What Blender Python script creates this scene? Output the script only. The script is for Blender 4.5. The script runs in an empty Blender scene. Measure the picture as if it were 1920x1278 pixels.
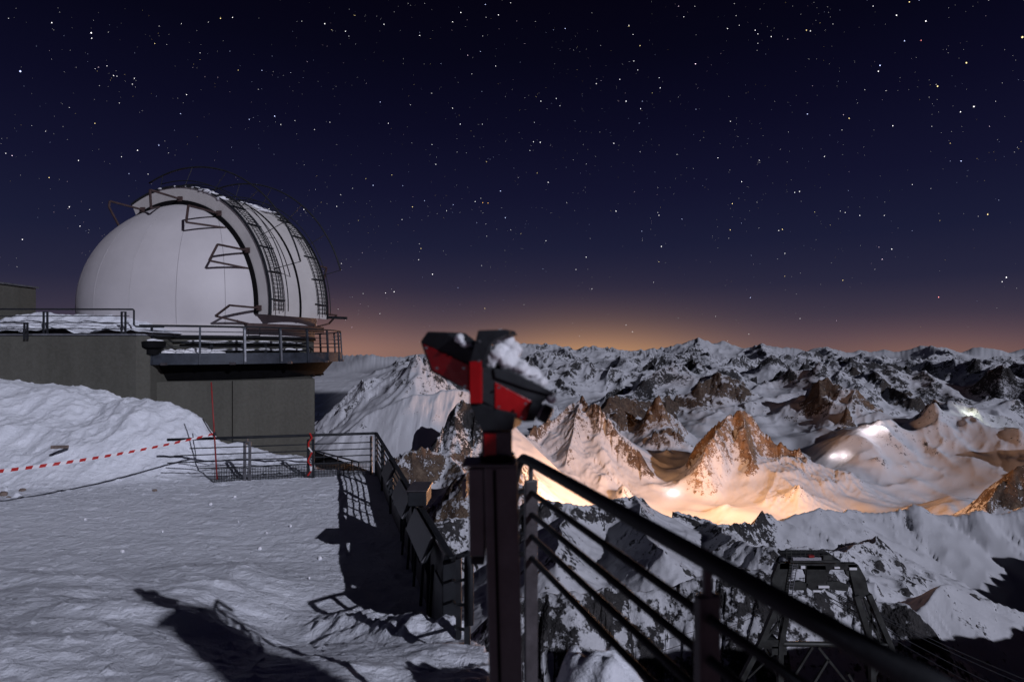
import bpy, bmesh, math, random
import numpy as np
from mathutils import Vector, Matrix

# ------------------------------------------------------------------ scene, camera, light
S = bpy.context.scene
COL = S.collection
F, HX, HY = 1067.0, 960.0, 655.0          # focal length in photo pixels, principal column, eye-level row
R = math.radians

cam_d = bpy.data.cameras.new('camera')
cam = bpy.data.objects.new('camera', cam_d); COL.objects.link(cam)
cam_d.sensor_width = 36.0; cam_d.lens = 36.0 * F / 1920.0
cam_d.shift_y = 16.0 / 1920.0
cam_d.clip_start = 0.05; cam_d.clip_end = 200000.0
cam.location = (0, 0, 0); cam.rotation_euler = (R(90), 0, 0)
cam_d.dof.use_dof = True; cam_d.dof.focus_distance = 60.0; cam_d.dof.aperture_fstop = 2.1
S.camera = cam

S.view_settings.view_transform = 'Standard'; S.view_settings.look = 'None'
S.view_settings.exposure = 0.0; S.view_settings.gamma = 1.0
S.view_settings.use_curve_mapping = False
S.cycles.max_bounces = 5; S.cycles.diffuse_bounces = 3; S.cycles.volume_bounces = 0
S.cycles.use_denoising = True; S.cycles.denoising_prefilter = 'ACCURATE'
S.cycles.use_light_tree = True
S.cycles.sample_clamp_indirect = 1.0; S.cycles.sample_clamp_direct = 6.0

SUN_DIR = Vector((-0.664 * math.cos(R(24.6)), 0.748 * math.cos(R(24.6)), -math.sin(R(24.6))))  # the moon's light
sd = bpy.data.lights.new('moon', 'SUN'); sd.energy = MOON_E if 'MOON_E' in globals() else 2.1
sd.angle = R(0.5); sd.color = (0.82, 0.83, 1.0)
so = bpy.data.objects.new('moon', sd); COL.objects.link(so)
so.rotation_euler = SUN_DIR.to_track_quat('-Z', 'Y').to_euler()
so.location = (20, -20, 30)

def s2l(c):
    return tuple((v / 255 / 12.92 if v / 255 <= 0.04045 else ((v / 255 + 0.055) / 1.055) ** 2.4) for v in c)

W = bpy.data.worlds.new('World'); S.world = W; W.use_nodes = True
nt = W.node_tree; nt.nodes.clear(); N = nt.nodes.new; L = nt.links.new
def wmath(op, a, b=None, clamp=False):
    n = N('ShaderNodeMath'); n.operation = op; n.use_clamp = clamp
    for i, v in enumerate((a, b)):
        if v is None: continue
        if isinstance(v, (int, float)): n.inputs[i].default_value = v
        else: L(v, n.inputs[i])
    return n.outputs[0]
tc = N('ShaderNodeTexCoord'); sx = N('ShaderNodeSeparateXYZ'); L(tc.outputs['Generated'], sx.inputs[0])
elev = wmath('MULTIPLY', wmath('ARCSINE', sx.outputs[2]), 57.2958)
azim = wmath('MULTIPLY', wmath('ARCTAN2', sx.outputs[0], sx.outputs[1]), 57.2958)   # degrees right of north
ramp = N('ShaderNodeValToRGB'); L(wmath('DIVIDE', wmath('ADD', elev, 2.0), 42.0, True), ramp.inputs[0])
cr = ramp.color_ramp
stops = [(-2, (84, 68, 78)), (1.0, (72, 60, 76)), (3.0, (54, 49, 68)), (6, (36, 36, 60)), (10, (25, 27, 53)), (15, (18, 18, 44)), (21, (11, 10, 33)), (27, (6, 5, 22)), (33, (4, 2, 14)), (40, (3, 2, 10))]
while len(cr.elements) < len(stops): cr.elements.new(0.5)
for e, (d, c) in zip(cr.elements, stops):
    e.position = (d + 2) / 42.0; e.color = (*s2l(c), 1)
def glow(a0, aw, ew, col, k):
    da = wmath('DIVIDE', wmath('SUBTRACT', azim, a0), aw)
    de = wmath('DIVIDE', wmath('MAXIMUM', elev, 0.0), ew)
    g = wmath('EXPONENT', wmath('MULTIPLY', wmath('ADD', wmath('MULTIPLY', da, da), wmath('POWER', de, 1.25)), -1.0))
    m = N('ShaderNodeMix'); m.data_type = 'RGBA'; m.blend_type = 'MIX'
    m.inputs[6].default_value = (0, 0, 0, 1); m.inputs[7].default_value = (*[v * k for v in col], 1)
    L(g, m.inputs[0]); return m.outputs[2]
def addc(a, b):
    m = N('ShaderNodeMix'); m.data_type = 'RGBA'; m.blend_type = 'ADD'; m.inputs[0].default_value = 1
    L(a, m.inputs[6]); L(b, m.inputs[7]); return m.outputs[2]
colr = ramp.outputs[0]
colr = addc(colr, glow(8.0, 12.5, 2.0, (1.0, 0.50, 0.12), 0.30))
colr = addc(colr, glow(-17.5, 8.0, 2.6, (1.0, 0.46, 0.20), 0.17))
colr = addc(colr, glow(-3.0, 30.0, 3.6, (1.0, 0.52, 0.34), 0.05))
colr = addc(colr, glow(37.0, 9.0, 1.5, (1.0, 0.44, 0.15), 0.11))
sky = N('ShaderNodeTexSky'); sky.sky_type = 'NISHITA'; sky.sun_disc = False
sky.sun_elevation = R(24.6); sky.sun_rotation = math.atan2(0.664, -0.748); sky.altitude = 2877
bg1 = N('ShaderNodeBackground'); bg1.inputs[1].default_value = 0.0003; L(sky.outputs[0], bg1.inputs[0])
bg2 = N('ShaderNodeBackground'); bg2.inputs[1].default_value = 1.0; L(colr, bg2.inputs[0])
ads = N('ShaderNodeAddShader'); L(bg1.outputs[0], ads.inputs[0]); L(bg2.outputs[0], ads.inputs[1])
wo = N('ShaderNodeOutputWorld'); L(ads.outputs[0], wo.inputs[0])

# ------------------------------------------------------------------ materials
MATS = {}
class NT:
    """small helper round a material's node tree"""
    def __init__(s, name, rough=0.6, metal=0.0, spec=0.5):
        s.m = bpy.data.materials.new(name); s.m.use_nodes = True
        s.t = s.m.node_tree; s.b = s.t.nodes['Principled BSDF']
        s.b.inputs['Roughness'].default_value = rough; s.b.inputs['Metallic'].default_value = metal
        s.b.inputs['Specular IOR Level'].default_value = spec
        MATS[name] = s.m
    def n(s, t): return s.t.nodes.new(t)
    def l(s, a, b): s.t.links.new(a, b)
    def noise(s, scale, detail=4, vec=None, rough=0.55, dist=0.0):
        n = s.n('ShaderNodeTexNoise'); n.inputs['Scale'].default_value = scale; n.inputs['Detail'].default_value = detail
        n.inputs['Roughness'].default_value = rough; n.inputs['Distortion'].default_value = dist
        if vec is not None: s.l(vec, n.inputs['Vector'])
        return n.outputs[0]
    def pos(s, scale=(1, 1, 1), rot=(0, 0, 0), obj=False):
        if obj: c = s.n('ShaderNodeTexCoord').outputs['Object']
        else: c = s.n('ShaderNodeNewGeometry').outputs['Position']
        m = s.n('ShaderNodeMapping'); m.inputs['Scale'].default_value = scale; m.inputs['Rotation'].default_value = rot
        s.l(c, m.inputs[0]); return m.outputs[0]
    def math(s, op, a, b=None, c=None, clamp=False):
        n = s.n('ShaderNodeMath'); n.operation = op; n.use_clamp = clamp
        for i, v in enumerate((a, b, c)):
            if v is None: continue
            if isinstance(v, (int, float)): n.inputs[i].default_value = v
            else: s.l(v, n.inputs[i])
        return n.outputs[0]
    def ramp(s, fac, *st):
        r = s.n('ShaderNodeValToRGB'); s.l(fac, r.inputs[0]); e = r.color_ramp.elements
        while len(e) < len(st): e.new(0.5)
        for el, (p, c) in zip(e, st): el.position = p; el.color = (*c, 1) if len(c) == 3 else c
        return r.outputs[0]
    def mix(s, f, a, b, blend='MIX'):
        m = s.n('ShaderNodeMix'); m.data_type = 'RGBA'; m.blend_type = blend
        for i, v in ((0, f), (6, a), (7, b)):
            if isinstance(v, (int, float)): m.inputs[i].default_value = v
            elif isinstance(v, tuple): m.inputs[i].default_value = (*v, 1)
            else: s.l(v, m.inputs[i])
        return m.outputs[2]
    def bump(s, h, dist, strength=1.0, nrm=None):
        b = s.n('ShaderNodeBump'); b.inputs['Distance'].default_value = dist; b.inputs['Strength'].default_value = strength
        s.l(h, b.inputs['Height'])
        if nrm is not None: s.l(nrm, b.inputs['Normal'])
        return b.outputs[0]
    def col(s, v):
        if isinstance(v, tuple): s.b.inputs['Base Color'].default_value = (*v, 1)
        else: s.l(v, s.b.inputs['Base Color'])
    def nrm(s, v): s.l(v, s.b.inputs['Normal'])

def worn(name, c, rough=0.5, metal=0.0, var=0.35, scale=6.0, bump=0.002, spec=0.5):
    t = NT(name, rough, metal, spec); p = t.pos()
    f = t.noise(scale, 6, p, 0.65)
    lo = tuple(v * (1 - var) for v in c); hi = tuple(min(1, v * (1 + var)) for v in c)
    t.col(t.ramp(f, (0.3, lo), (0.7, hi)))
    t.nrm(t.bump(t.noise(scale * 6, 5, p), bump))
    t.l(t.math('ADD', t.math('MULTIPLY', f, 0.3), rough - 0.15), t.b.inputs['Roughness'])
    return t.m
worn('dome_paint', (0.53, 0.51, 0.52), 0.55, var=0.06, scale=0.9, bump=0.004)
worn('shutter_paint', (0.56, 0.54, 0.52), 0.5, var=0.07, scale=1.5, bump=0.003)
worn('black_steel', (0.018, 0.020, 0.024), 0.62, 0.0, spec=0.25)
worn('blue_steel', (0.035, 0.042, 0.055), 0.5, 0.3)
worn('rust_steel', (0.055, 0.032, 0.03), 0.65, 0.1)
worn('post_steel', (0.125, 0.12, 0.128), 0.45, 0.2, scale=9, var=.25)
worn('galvanised', (0.20, 0.21, 0.23), 0.45, 0.6)
worn('grey_steel', (0.075, 0.068, 0.074), 0.5, 0.2, scale=9, spec=0.35)
worn('grey_paint', (0.10, 0.10, 0.11), 0.5, 0.1, scale=9)
worn('red_paint', (0.36, 0.005, 0.007), 0.24, 0.0, var=0.15)
worn('pole_red', (0.24, 0.014, 0.014), 0.5)
worn('rubber', (0.007, 0.007, 0.008), 0.85, spec=0.08)
worn('pylon_steel', (0.035, 0.038, 0.036), 0.55, 0.3, var=0.6, scale=0.8)
worn('pale_panel', (0.3, 0.3, 0.33), 0.6)
worn('wood', (0.16, 0.12, 0.10), 0.8)
t = NT('tape', 0.5); t.col((0.75, 0.74, 0.76))
t = NT('tape_red', 0.5); t.col((0.45, 0.015, 0.012))
t = NT('glass_dark', 0.08); t.col((0.01, 0.01, 0.012))

t = NT('concrete', 0.85); p = t.pos()
streak = t.noise(1.0, 5, t.pos((2.2, 2.2, 0.16)), 0.6); blot = t.noise(0.35, 5, p, 0.6); fine = t.noise(14, 4, p)
f = t.math('ADD', t.math('MULTIPLY', streak, 0.5), t.math('MULTIPLY', blot, 0.5))
c = t.ramp(f, (0.32, (0.055, 0.053, 0.042)), (0.5, (0.086, 0.083, 0.067)), (0.68, (0.112, 0.109, 0.092)))
t.col(t.mix(0.35, c, t.ramp(fine, (0.3, (0.04, 0.041, 0.034)), (0.7, (0.095, 0.096, 0.085)))))
t.nrm(t.bump(fine, 0.006))

t = NT('snow', 0.75, spec=0.3); p = t.pos()
a = R(-17)
wind = t.noise(5.5, 6, t.pos((0.45, 2.0, 1), (0, 0, a)), 0.68, 0.8)
grain = t.noise(38, 4, p, 0.7); crust = t.noise(9, 5, p, 0.6, 0.8)
h = t.math('ADD', t.math('MULTIPLY', wind, 0.030), t.math('ADD', t.math('MULTIPLY', grain, 0.016), t.math('MULTIPLY', crust, 0.034)))
t.col(t.ramp(t.noise(2.5, 5, p), (0.3, (0.74, 0.77, 0.83)), (0.7, (0.84, 0.87, 0.93))))
t.nrm(t.bump(h, 1.0, 0.9))

t = NT('snow_clump', 0.75, spec=0.3); p = t.pos()
h = t.math('ADD', t.math('MULTIPLY', t.noise(30, 4, p, 0.7), 0.004), t.math('MULTIPLY', t.noise(9, 5, p), 0.02))
t.col((0.78, 0.79, 0.82)); t.nrm(t.bump(h, 1.0))

# mountains: snow with rock breaking through where the vertex attributes say it is steep
t = NT('mountain', 0.85, spec=0.15); p = t.pos()
def attr(nm):
    n = t.n('ShaderNodeAttribute'); n.attribute_name = nm; return n.outputs['Fac']
rk, sc, low, warm = attr('rock'), attr('isc'), attr('low'), attr('redrock_lamplit')
def vscale(k):
    v = t.n('ShaderNodeVectorMath'); v.operation = 'SCALE'; t.l(p, v.inputs[0]); v.inputs['Scale'].default_value = k; return v.outputs[0]
n1 = t.noise(1, 6, vscale(1 / 160), 0.68); n2 = t.noise(1, 5, vscale(1 / 32), 0.68); n3 = t.noise(1, 4, vscale(1 / 7.0), 0.65)
nn = t.math('ADD', t.math('MULTIPLY', n1, 0.26), t.math('ADD', t.math('MULTIPLY', n2, 0.42), t.math('MULTIPLY', n3, 0.32)))
fr = t.math('ADD', rk, t.math('MULTIPLY', t.math('SUBTRACT', nn, 0.5), 3.8))
fac = t.math('MULTIPLY', t.math('SUBTRACT', fr, 0.52), 6.0, clamp=True)
rockc = t.ramp(n2, (0.3, (0.012, 0.012, 0.014)), (0.55, (0.034, 0.033, 0.034)), (0.75, (0.075, 0.072, 0.072)))
redc = t.ramp(n2, (0.3, (0.06, 0.036, 0.026)), (0.55, (0.22, 0.14, 0.085)), (0.75, (0.40, 0.28, 0.17)))  # red rock, brightened and warmed in colour for lamp glow on lit peaks
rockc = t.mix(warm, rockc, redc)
c = t.mix(fac, (0.52, 0.53, 0.56), rockc)
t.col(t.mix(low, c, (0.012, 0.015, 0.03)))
h = t.math('ADD', t.math('MULTIPLY', n1, 26.0), t.math('ADD', t.math('MULTIPLY', n2, 9.0), t.math('MULTIPLY', n3, 2.4)))
rough = t.math('ADD', t.math('MULTIPLY', fac, 0.75), t.math('MULTIPLY', t.math('ADD', rk, 0.10, clamp=True), 0.5))
bn = t.n('ShaderNodeBump'); bn.inputs['Distance'].default_value = 1.0; t.l(h, bn.inputs['Height']); t.l(t.math('MINIMUM', rough, 1.0), bn.inputs['Strength'])
t.nrm(bn.outputs[0])

# ------------------------------------------------------------------ object helpers
def tag(o, label=None, cat=None, group=None, kind=None):
    for k, v in (('label', label), ('category', cat), ('group', group), ('kind', kind)):
        if v: o[k] = v
    return o
def empty(name, loc, label, cat, group=None, rz=0):
    o = bpy.data.objects.new(name, None); COL.objects.link(o); o.location = loc; o.rotation_euler = (0, 0, rz)
    o.empty_display_size = 0.3
    tag(o, label, cat, group); return o
class MB:
    """collects shapes and links them as one mesh object"""
    def __init__(s): s.v = []; s.f = []
    def add(s, vs, fs):
        k = len(s.v); s.v += [tuple(v) for v in vs]; s.f += [tuple(i + k for i in f) for f in fs]; return s
    def box(s, c, d, rot=None):
        M = rot if rot is not None else Matrix.Identity(3); c = Vector(c)
        vs = [c + M @ Vector((x * d[0] / 2, y * d[1] / 2, z * d[2] / 2)) for x in (-1, 1) for y in (-1, 1) for z in (-1, 1)]
        return s.add(vs, [(0, 1, 3, 2), (4, 6, 7, 5), (0, 4, 5, 1), (2, 3, 7, 6), (0, 2, 6, 4), (1, 5, 7, 3)])
    def bar(s, a, b, w, d=None, up=(0, 0, 1)):
        a, b = Vector(a), Vector(b); d = d or w; z = (b - a).normalized(); u = Vector(up)
        x = u.cross(z)
        if x.length < 1e-3: x = Vector((1, 0, 0)).cross(z)
        x.normalize(); y = z.cross(x)
        M = Matrix((x, y, z)).transposed()
        return s.box((a + b) / 2, (w, d, (b - a).length), M)
    def tube(s, pts, r, n=8, cap=True):
        pts = [Vector(p) for p in pts]; rings = []; prev = None
        for i, p in enumerate(pts):
            tn = (pts[min(i + 1, len(pts) - 1)] - pts[max(i - 1, 0)]).normalized()
            if prev is None:
                x = tn.cross(Vector((0, 0, 1)))
                if x.length < 0.05: x = tn.cross(Vector((1, 0, 0)))
            else: x = prev - tn * prev.dot(tn)
            x.normalize(); prev = x; y = tn.cross(x)
            rr = r[i] if isinstance(r, (list, tuple)) else r
            rings.append([p + (x * math.cos(2 * math.pi * k / n) + y * math.sin(2 * math.pi * k / n)) * rr for k in range(n)])
        vs = [v for rg in rings for v in rg]; fs = []
        for i in range(len(pts) - 1):
            for k in range(n):
                a = i * n + k; b = i * n + (k + 1) % n
                fs.append((a, b, b + n, a + n))
        if cap: fs += [tuple(range(n))[::-1], tuple(range((len(pts) - 1) * n, len(pts) * n))]
        return s.add(vs, fs)
    def prism(s, poly, off):
        """poly: 3D points of one face, off: extrusion vector"""
        n = len(poly); off = Vector(off); p = [Vector(q) for q in poly]
        return s.add(p + [q + off for q in p], [tuple(range(n))[::-1], tuple(range(n, 2 * n))] + [(i, (i + 1) % n, (i + 1) % n + n, i + n) for i in range(n)])
    def build(s, name, mat, parent=None, smooth=False, bevel=0, angle=None):
        me = bpy.data.meshes.new(name); o0 = Vector(parent['org']) if parent is not None and 'org' in parent else Vector((0, 0, 0))
        me.from_pydata([Vector(v) - o0 for v in s.v], [], s.f)
        bm = bmesh.new(); bm.from_mesh(me); bmesh.ops.recalc_face_normals(bm, faces=bm.faces); bm.to_mesh(me); bm.free()
        me.materials.append(MATS[mat]); 
        if smooth: me.polygons.foreach_set('use_smooth', [True] * len(me.polygons))
        o = bpy.data.objects.new(name, me); COL.objects.link(o)
        if parent is not None: o.parent = parent; o['org'] = tuple(o0)
        if smooth and angle:
            me.set_sharp_from_angle(angle=R(angle))
        if bevel:
            m = o.modifiers.new('bevel', 'BEVEL'); m.width = bevel; m.segments = 2; m.limit_method = 'ANGLE'; m.angle_limit = R(40)
        return o
def thing(name, loc, label, cat, group=None):
    o = empty(name, loc, label, cat, group); o['org'] = tuple(loc); return o
def P(px, py, Y):
    """the place that stands at depth Y on the sight line through photo pixel (px, py)"""
    return Vector(((px - HX) / F * Y, Y, (HY - py) / F * Y))
def lerp(a, b, t): return a + (b - a) * t
# ------------------------------------------------------------------ noise
_rg = np.random.RandomState(7); _perm = np.concatenate([_rg.permutation(256)] * 3); _ang = _rg.rand(256) * 2 * np.pi
_gx, _gy = np.cos(_ang), np.sin(_ang)
def gn(x, y, seed=0):
    xi = np.floor(x).astype(np.int64); yi = np.floor(y).astype(np.int64); fx = x - xi; fy = y - yi
    xi = (xi + seed * 37) & 255; yi = (yi + seed * 91) & 255
    u = fx * fx * fx * (fx * (fx * 6 - 15) + 10); v = fy * fy * fy * (fy * (fy * 6 - 15) + 10)
    def g(ix, iy, dx, dy):
        h = _perm[_perm[ix & 255] + (iy & 255)]; return _gx[h] * dx + _gy[h] * dy
    a = g(xi, yi, fx, fy); b = g(xi + 1, yi, fx - 1, fy); c = g(xi, yi + 1, fx, fy - 1); d = g(xi + 1, yi + 1, fx - 1, fy - 1)
    return (a + u * (b - a)) * (1 - v) + (c + u * (d - c)) * v
def sstep(a, b, x):
    t = np.clip((x - a) / (b - a), 0, 1); return t * t * (3 - 2 * t)

# ------------------------------------------------------------------ the mountains
# each ridge: crest points (photo column, photo row, distance ahead in metres), steep and gentle slope, relief of the steep part, gully strength, rock, red rock with painted lamp glow
FAR = [(420,660),(500,664),(560,668),(640,664),(700,662),(760,664),(800,662),(860,655),(900,650),(960,648),(1000,645),(1050,648),(1080,655),(1120,650),(1180,658),(1230,655),(1265,648),(1290,640),(1312,636),(1335,640),(1352,637),(1375,642),(1400,652),(1425,643),(1450,644),(1480,647),(1510,655),(1540,645),(1562,650),(1600,655),(1640,652),(1680,655),(1715,648),(1745,641),(1775,650),(1800,655),(1825,649),(1850,644),(1875,655),(1920,650),(1990,652),(2080,648),(2200,655)]
RIDGES = [
 # far skyline
 ([(x, y, 30000 if x < 700 else 26000 if x < 900 else 20000) for x, y in FAR], .40, .22, 420, .42, .42, 0),
 ([(960,682,14000),(985,668,14000),(1015,662,14000),(1060,668,14500),(1100,688,15000),(1150,672,15000),(1200,690,14500),(1250,668,15500),(1310,662,15500),(1350,668,15000),(1400,684,14500),(1450,672,14000),(1490,665,14000),(1530,660,14500),(1580,674,14000),(1640,664,13000),(1700,680,13000),(1780,664,13500),(1850,674,13000),(1920,668,13000),(2050,675,13000)], .5, .25, 350, .5, .38, 0),
 ([(1312,640,20000),(1280,672,16500),(1262,700,13000)], .5, .25, 300, .5, .4, 0),
 ([(1540,648,19000),(1585,676,15000),(1620,700,12000),(1660,715,10500)], .5, .25, 300, .5, .3, 0),
 ([(1745,645,19000),(1800,672,14500),(1850,700,11500),(1905,725,9500)], .5, .25, 300, .5, .25, 0),
 ([(1425,645,19000),(1440,672,15500),(1425,694,12500)], .5, .25, 300, .5, .35, 0),
 ([(1050,650,19000),(1085,680,15000),(1120,705,12500)], .5, .25, 300, .5, .3, 0),
 # pale banks over the dark lowland on the left
 ([(480,704,14000),(560,700,14000),(620,696,14000),(680,700,13500),(740,712,13000)], .10, .10, 100, .05, -.3, 0),
 ([(560,722,12500),(600,717,12500),(618,724,12300)], .12, .14, 100, .05, -.3, 0),
 ([(655,722,12000),(690,712,12000),(740,716,12000)], .12, .14, 100, .05, -.3, 0),
 # third range
 ([(900,720,9000),(980,706,9500),(1005,700,9500),(1040,715,9200),(1065,735,8500)], .6, .25, 260, .6, .5, 0),
 ([(1060,712,10500),(1095,708,10500),(1140,716,10500),(1170,706,10300),(1192,694,10200),(1250,673,10500),(1280,669,10600),(1322,666,10600),(1374,690,10300),(1392,704,10000),(1440,722,9500)], .6, .25, 330, .55, .42, 0),
 ([(1240,690,10200),(1215,715,9200),(1195,738,8300)], .6, .25, 260, .5, .5, 0),
 ([(1395,712,9200),(1430,692,9300),(1452,671,9400),(1470,677,9400),(1490,692,9200),(1520,706,8800)], .7, .28, 300, .5, .35, 0),
 ([(1400,724,8200),(1432,716,8200),(1470,700,8100),(1496,690,8000),(1520,694,8000),(1555,712,7800)], .8, .3, 260, .6, .75, 0),
 ([(1545,714,8300),(1575,690,8400),(1604,680,8600),(1640,690,8600),(1670,690,8600),(1720,704,8500),(1790,722,8500),(1850,748,8400)], .6, .25, 320, .6, .5, 0),
 ([(1330,735,7800),(1360,725,7900),(1400,728,7800),(1430,742,7400),(1470,760,6800),(1500,775,6400)], .6, .28, 200, .6, .7, 0),
 ([(1110,770,7200),(1160,738,7600),(1200,722,7800),(1240,728,7700),(1290,742,7300)], .5, .25, 200, .6, .55, 0),
 ([(1800,740,7600),(1850,726,7800),(1900,715,8200),(1990,705,8500),(2100,700,9000)], .5, .25, 260, .5, .25, 0),
 ([(1740,770,6500),(1800,752,6900),(1860,765,6900),(1930,748,7000),(2050,740,7000)], .4, .22, 150, .5, .3, 0),
 # red rock wall and the crest that links it to the pink peak
 ([(1040,812,4900),(1072,782,5000),(1096,776,5050),(1130,768,5300),(1200,760,5700),(1258,760,6000),(1284,752,6100),(1306,731,6200),(1336,722,6300),(1364,715,6300),(1384,716,6300),(1402,748,6200),(1420,762,6000)], .8, .3, 300, .7, .56, .28),
 # pink peak
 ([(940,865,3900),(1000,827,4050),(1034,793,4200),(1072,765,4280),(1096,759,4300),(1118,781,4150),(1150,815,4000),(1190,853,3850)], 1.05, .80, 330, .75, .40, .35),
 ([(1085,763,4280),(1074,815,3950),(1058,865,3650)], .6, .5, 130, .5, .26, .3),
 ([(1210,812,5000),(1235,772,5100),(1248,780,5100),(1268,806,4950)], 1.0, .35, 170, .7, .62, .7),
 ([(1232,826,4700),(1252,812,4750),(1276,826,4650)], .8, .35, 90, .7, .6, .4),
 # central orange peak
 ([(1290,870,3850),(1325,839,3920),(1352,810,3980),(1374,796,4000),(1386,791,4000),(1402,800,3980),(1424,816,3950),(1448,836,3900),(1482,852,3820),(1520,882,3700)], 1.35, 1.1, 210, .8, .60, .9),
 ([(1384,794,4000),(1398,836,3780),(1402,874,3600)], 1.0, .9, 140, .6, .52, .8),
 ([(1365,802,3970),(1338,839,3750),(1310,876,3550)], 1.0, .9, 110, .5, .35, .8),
 # snow aprons under the two lit peaks
 ([(1285,872,3900),(1340,860,3850),(1400,858,3780),(1460,862,3750),(1530,872,3700),(1580,890,3600)], .30, .30, 100, .35, -.02, .2),
 ([(1420,862,3750),(1470,900,3450),(1500,930,3250)], .30, .30, 80, .35, .05, .2),
 ([(940,905,3700),(1000,890,3850),(1080,868,3950),(1150,858,4000),(1200,862,4100)], .32, .32, 100, .35, 0, .2),
 ([(1180,905,3900),(1215,880,4100),(1250,860,4400)], .32, .32, 80, .4, .15, .2),
 # dark massif right of it
 ([(1470,775,5600),(1498,748,5600),(1530,738,5500),(1558,722,5450),(1575,724,5400),(1606,744,5300),(1622,775,5200),(1642,812,5000),(1660,838,4800)], .95, .32, 330, .8, .62, .3),
 ([(1606,746,5300),(1592,800,4900),(1572,845,4550),(1558,870,4400)], .9, .3, 220, .8, .72, .8),
 ([(1420,768,6000),(1450,775,5900),(1475,788,5700)], .9, .3, 150, .8, .9, .2),
 ([(1604,700,7400),(1640,712,7000),(1662,722,6700),(1690,742,6400),(1714,768,6100)], .8, .3, 230, .8, .68, .1),
 ([(1640,800,5200),(1680,790,5200),(1700,815,5000),(1725,832,4800)], .7, .3, 120, .6, .4, .3),
 ([(1665,858,4500),(1695,840,4500),(1728,832,4500),(1760,848,4300),(1790,872,4100)], .6, .28, 120, .7, .52, 0),
 ([(1690,905,3900),(1704,874,3900),(1722,880,3900),(1740,905,3800)], .9, .3, 90, .6, .5, .3),
 ([(1780,915,3700),(1798,893,3750),(1818,890,3750),(1842,912,3650)], .9, .3, 80, .6, .45, 0),
 ([(1700,826,5000),(1750,800,5200),(1800,812,5000),(1850,800,5000),(1900,790,5000)], .4, .25, 100, .4, .2, 0),
 ([(1866,948,2300),(1880,918,2330),(1900,888,2350),(1935,866,2380)], 1.1, .9, 160, .6, .75, .35),
 # left side: pointed snow ridge, smooth dome, rocky spurs
 ([(480,859,3900),(560,809,3900),(600,781,3900),(640,751,3900),(680,731,3900),(712,715,3900),(736,699,3900),(757,700,3850),(766,697,3850),(777,685,3850),(788,699,3850),(800,692,3850),(822,711,3850),(850,725,3800),(880,744,3750),(905,774,3700)], .60, .62, 220, .55, .14, 0),
 ([(600,860,2900),(640,822,2950),(680,790,3000),(720,768,3050),(770,748,3100),(820,738,3150),(865,737,3150),(888,750,3100),(900,800,3000)], .55, .72, 200, .12, -.12, 0),
 ([(800,870,2500),(814,845,2550),(836,815,2600),(860,788,2650),(880,784,2680),(893,810,2600)], .9, .7, 160, .5, .5, 0),
 ([(690,930,2000),(730,895,2000),(760,868,2050),(796,850,2100),(832,845,2150),(878,850,2200),(915,872,2250),(940,920,2300)], .85, .55, 260, .8, .55, .35),
 ([(836,846,2150),(860,885,1950),(880,930,1750)], .8, .5, 160, .6, .5, .4),
 # shoulder of our own mountain outside the frame on the right, it shades the slopes in view
 ([(3094,1060,150),(3094,1120,350),(2930,1060,650),(2774,1020,1000),(2484,1030,1400)], .95, .65, 160, .6, .5, 0),
 # hillocks that the piste lamps light
 ([(1596,890,4200),(1625,878,4250),(1648,874,4250),(1680,884,4200)], .5, .45, 50, .3, .12, 0),
 ([(1545,895,4000),(1575,884,4050),(1598,888,4000)], .5, .45, 40, .3, .3, 0),
 ([(1785,880,4400),(1815,864,4400),(1850,868,4350),(1880,880,4300)], .5, .45, 60, .4, .2, 0),
 ([(1225,925,3600),(1262,908,3650),(1300,920,3600)], .4, .4, 40, .2, -.1, 0),
 # near dark ridge and the smooth snow shoulder right of it
 ([(560,1010,1150),(700,1000,1200),(800,985,1220),(880,985,1250),(940,975,1300),(1000,958,1320),(1040,945,1330),(1090,936,1350),(1130,930,1370),(1160,921,1380),(1190,917,1380),(1212,926,1380),(1235,944,1390),(1270,960,1400),(1320,975,1420),(1370,988,1450),(1417,990,1480),(1455,990,1520)], .75, .38, 200, .6, .58, 0),
 ([(1450,992,1540),(1475,984,1580),(1503,972,1620),(1551,966,1680),(1623,968,1760),(1671,968,1800),(1700,962,1800),(1719,956,1800),(1738,972,1800),(1780,968,1800),(1815,958,1800),(1870,962,1800),(1920,956,1800),(2050,948,1800),(2150,940,1800)], .42, .30, 150, .22, .12, 0),
 ([(1340,1010,1250),(1420,1030,1150),(1500,1035,1100),(1560,1030,1150),(1620,1025,1250),(1650,1020,1300)], .5, .35, 100, .7, .42, 0),
 ([(1190,925,1360),(1215,1000,1150),(1240,1040,1000)], .6, .42, 50, .4, .36, 0),
 ([(1070,942,1340),(1050,1000,1150),(1040,1060,950)], .6, .42, 50, .4, .36, 0),
 ([(1330,978,1420),(1370,1020,1200)], .6, .42, 50, .4, .36, 0),
 ([(1640,1180,700),(1700,1162,700),(1750,1128,720),(1785,1106,740),(1810,1104,760),(1850,1126,760),(1920,1148,760),(2000,1175,760)], .5, .40, 120, .2, .10, 0),
 ([(960,1120,500),(1040,1115,490),(1075,1126,480),(1118,1136,480),(1160,1128,490),(1194,1120,490),(1240,1105,500),(1290,1080,510),(1340,1064,520),(1390,1062,520),(1430,1066,520),(1470,1082,520),(1530,1098,520),(1590,1106,520),(1640,1120,510),(1690,1132,500),(1722,1165,490),(1760,1215,470),(1800,1270,450)], .8, .5, 100, .6, .52, 0),
]
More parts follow.
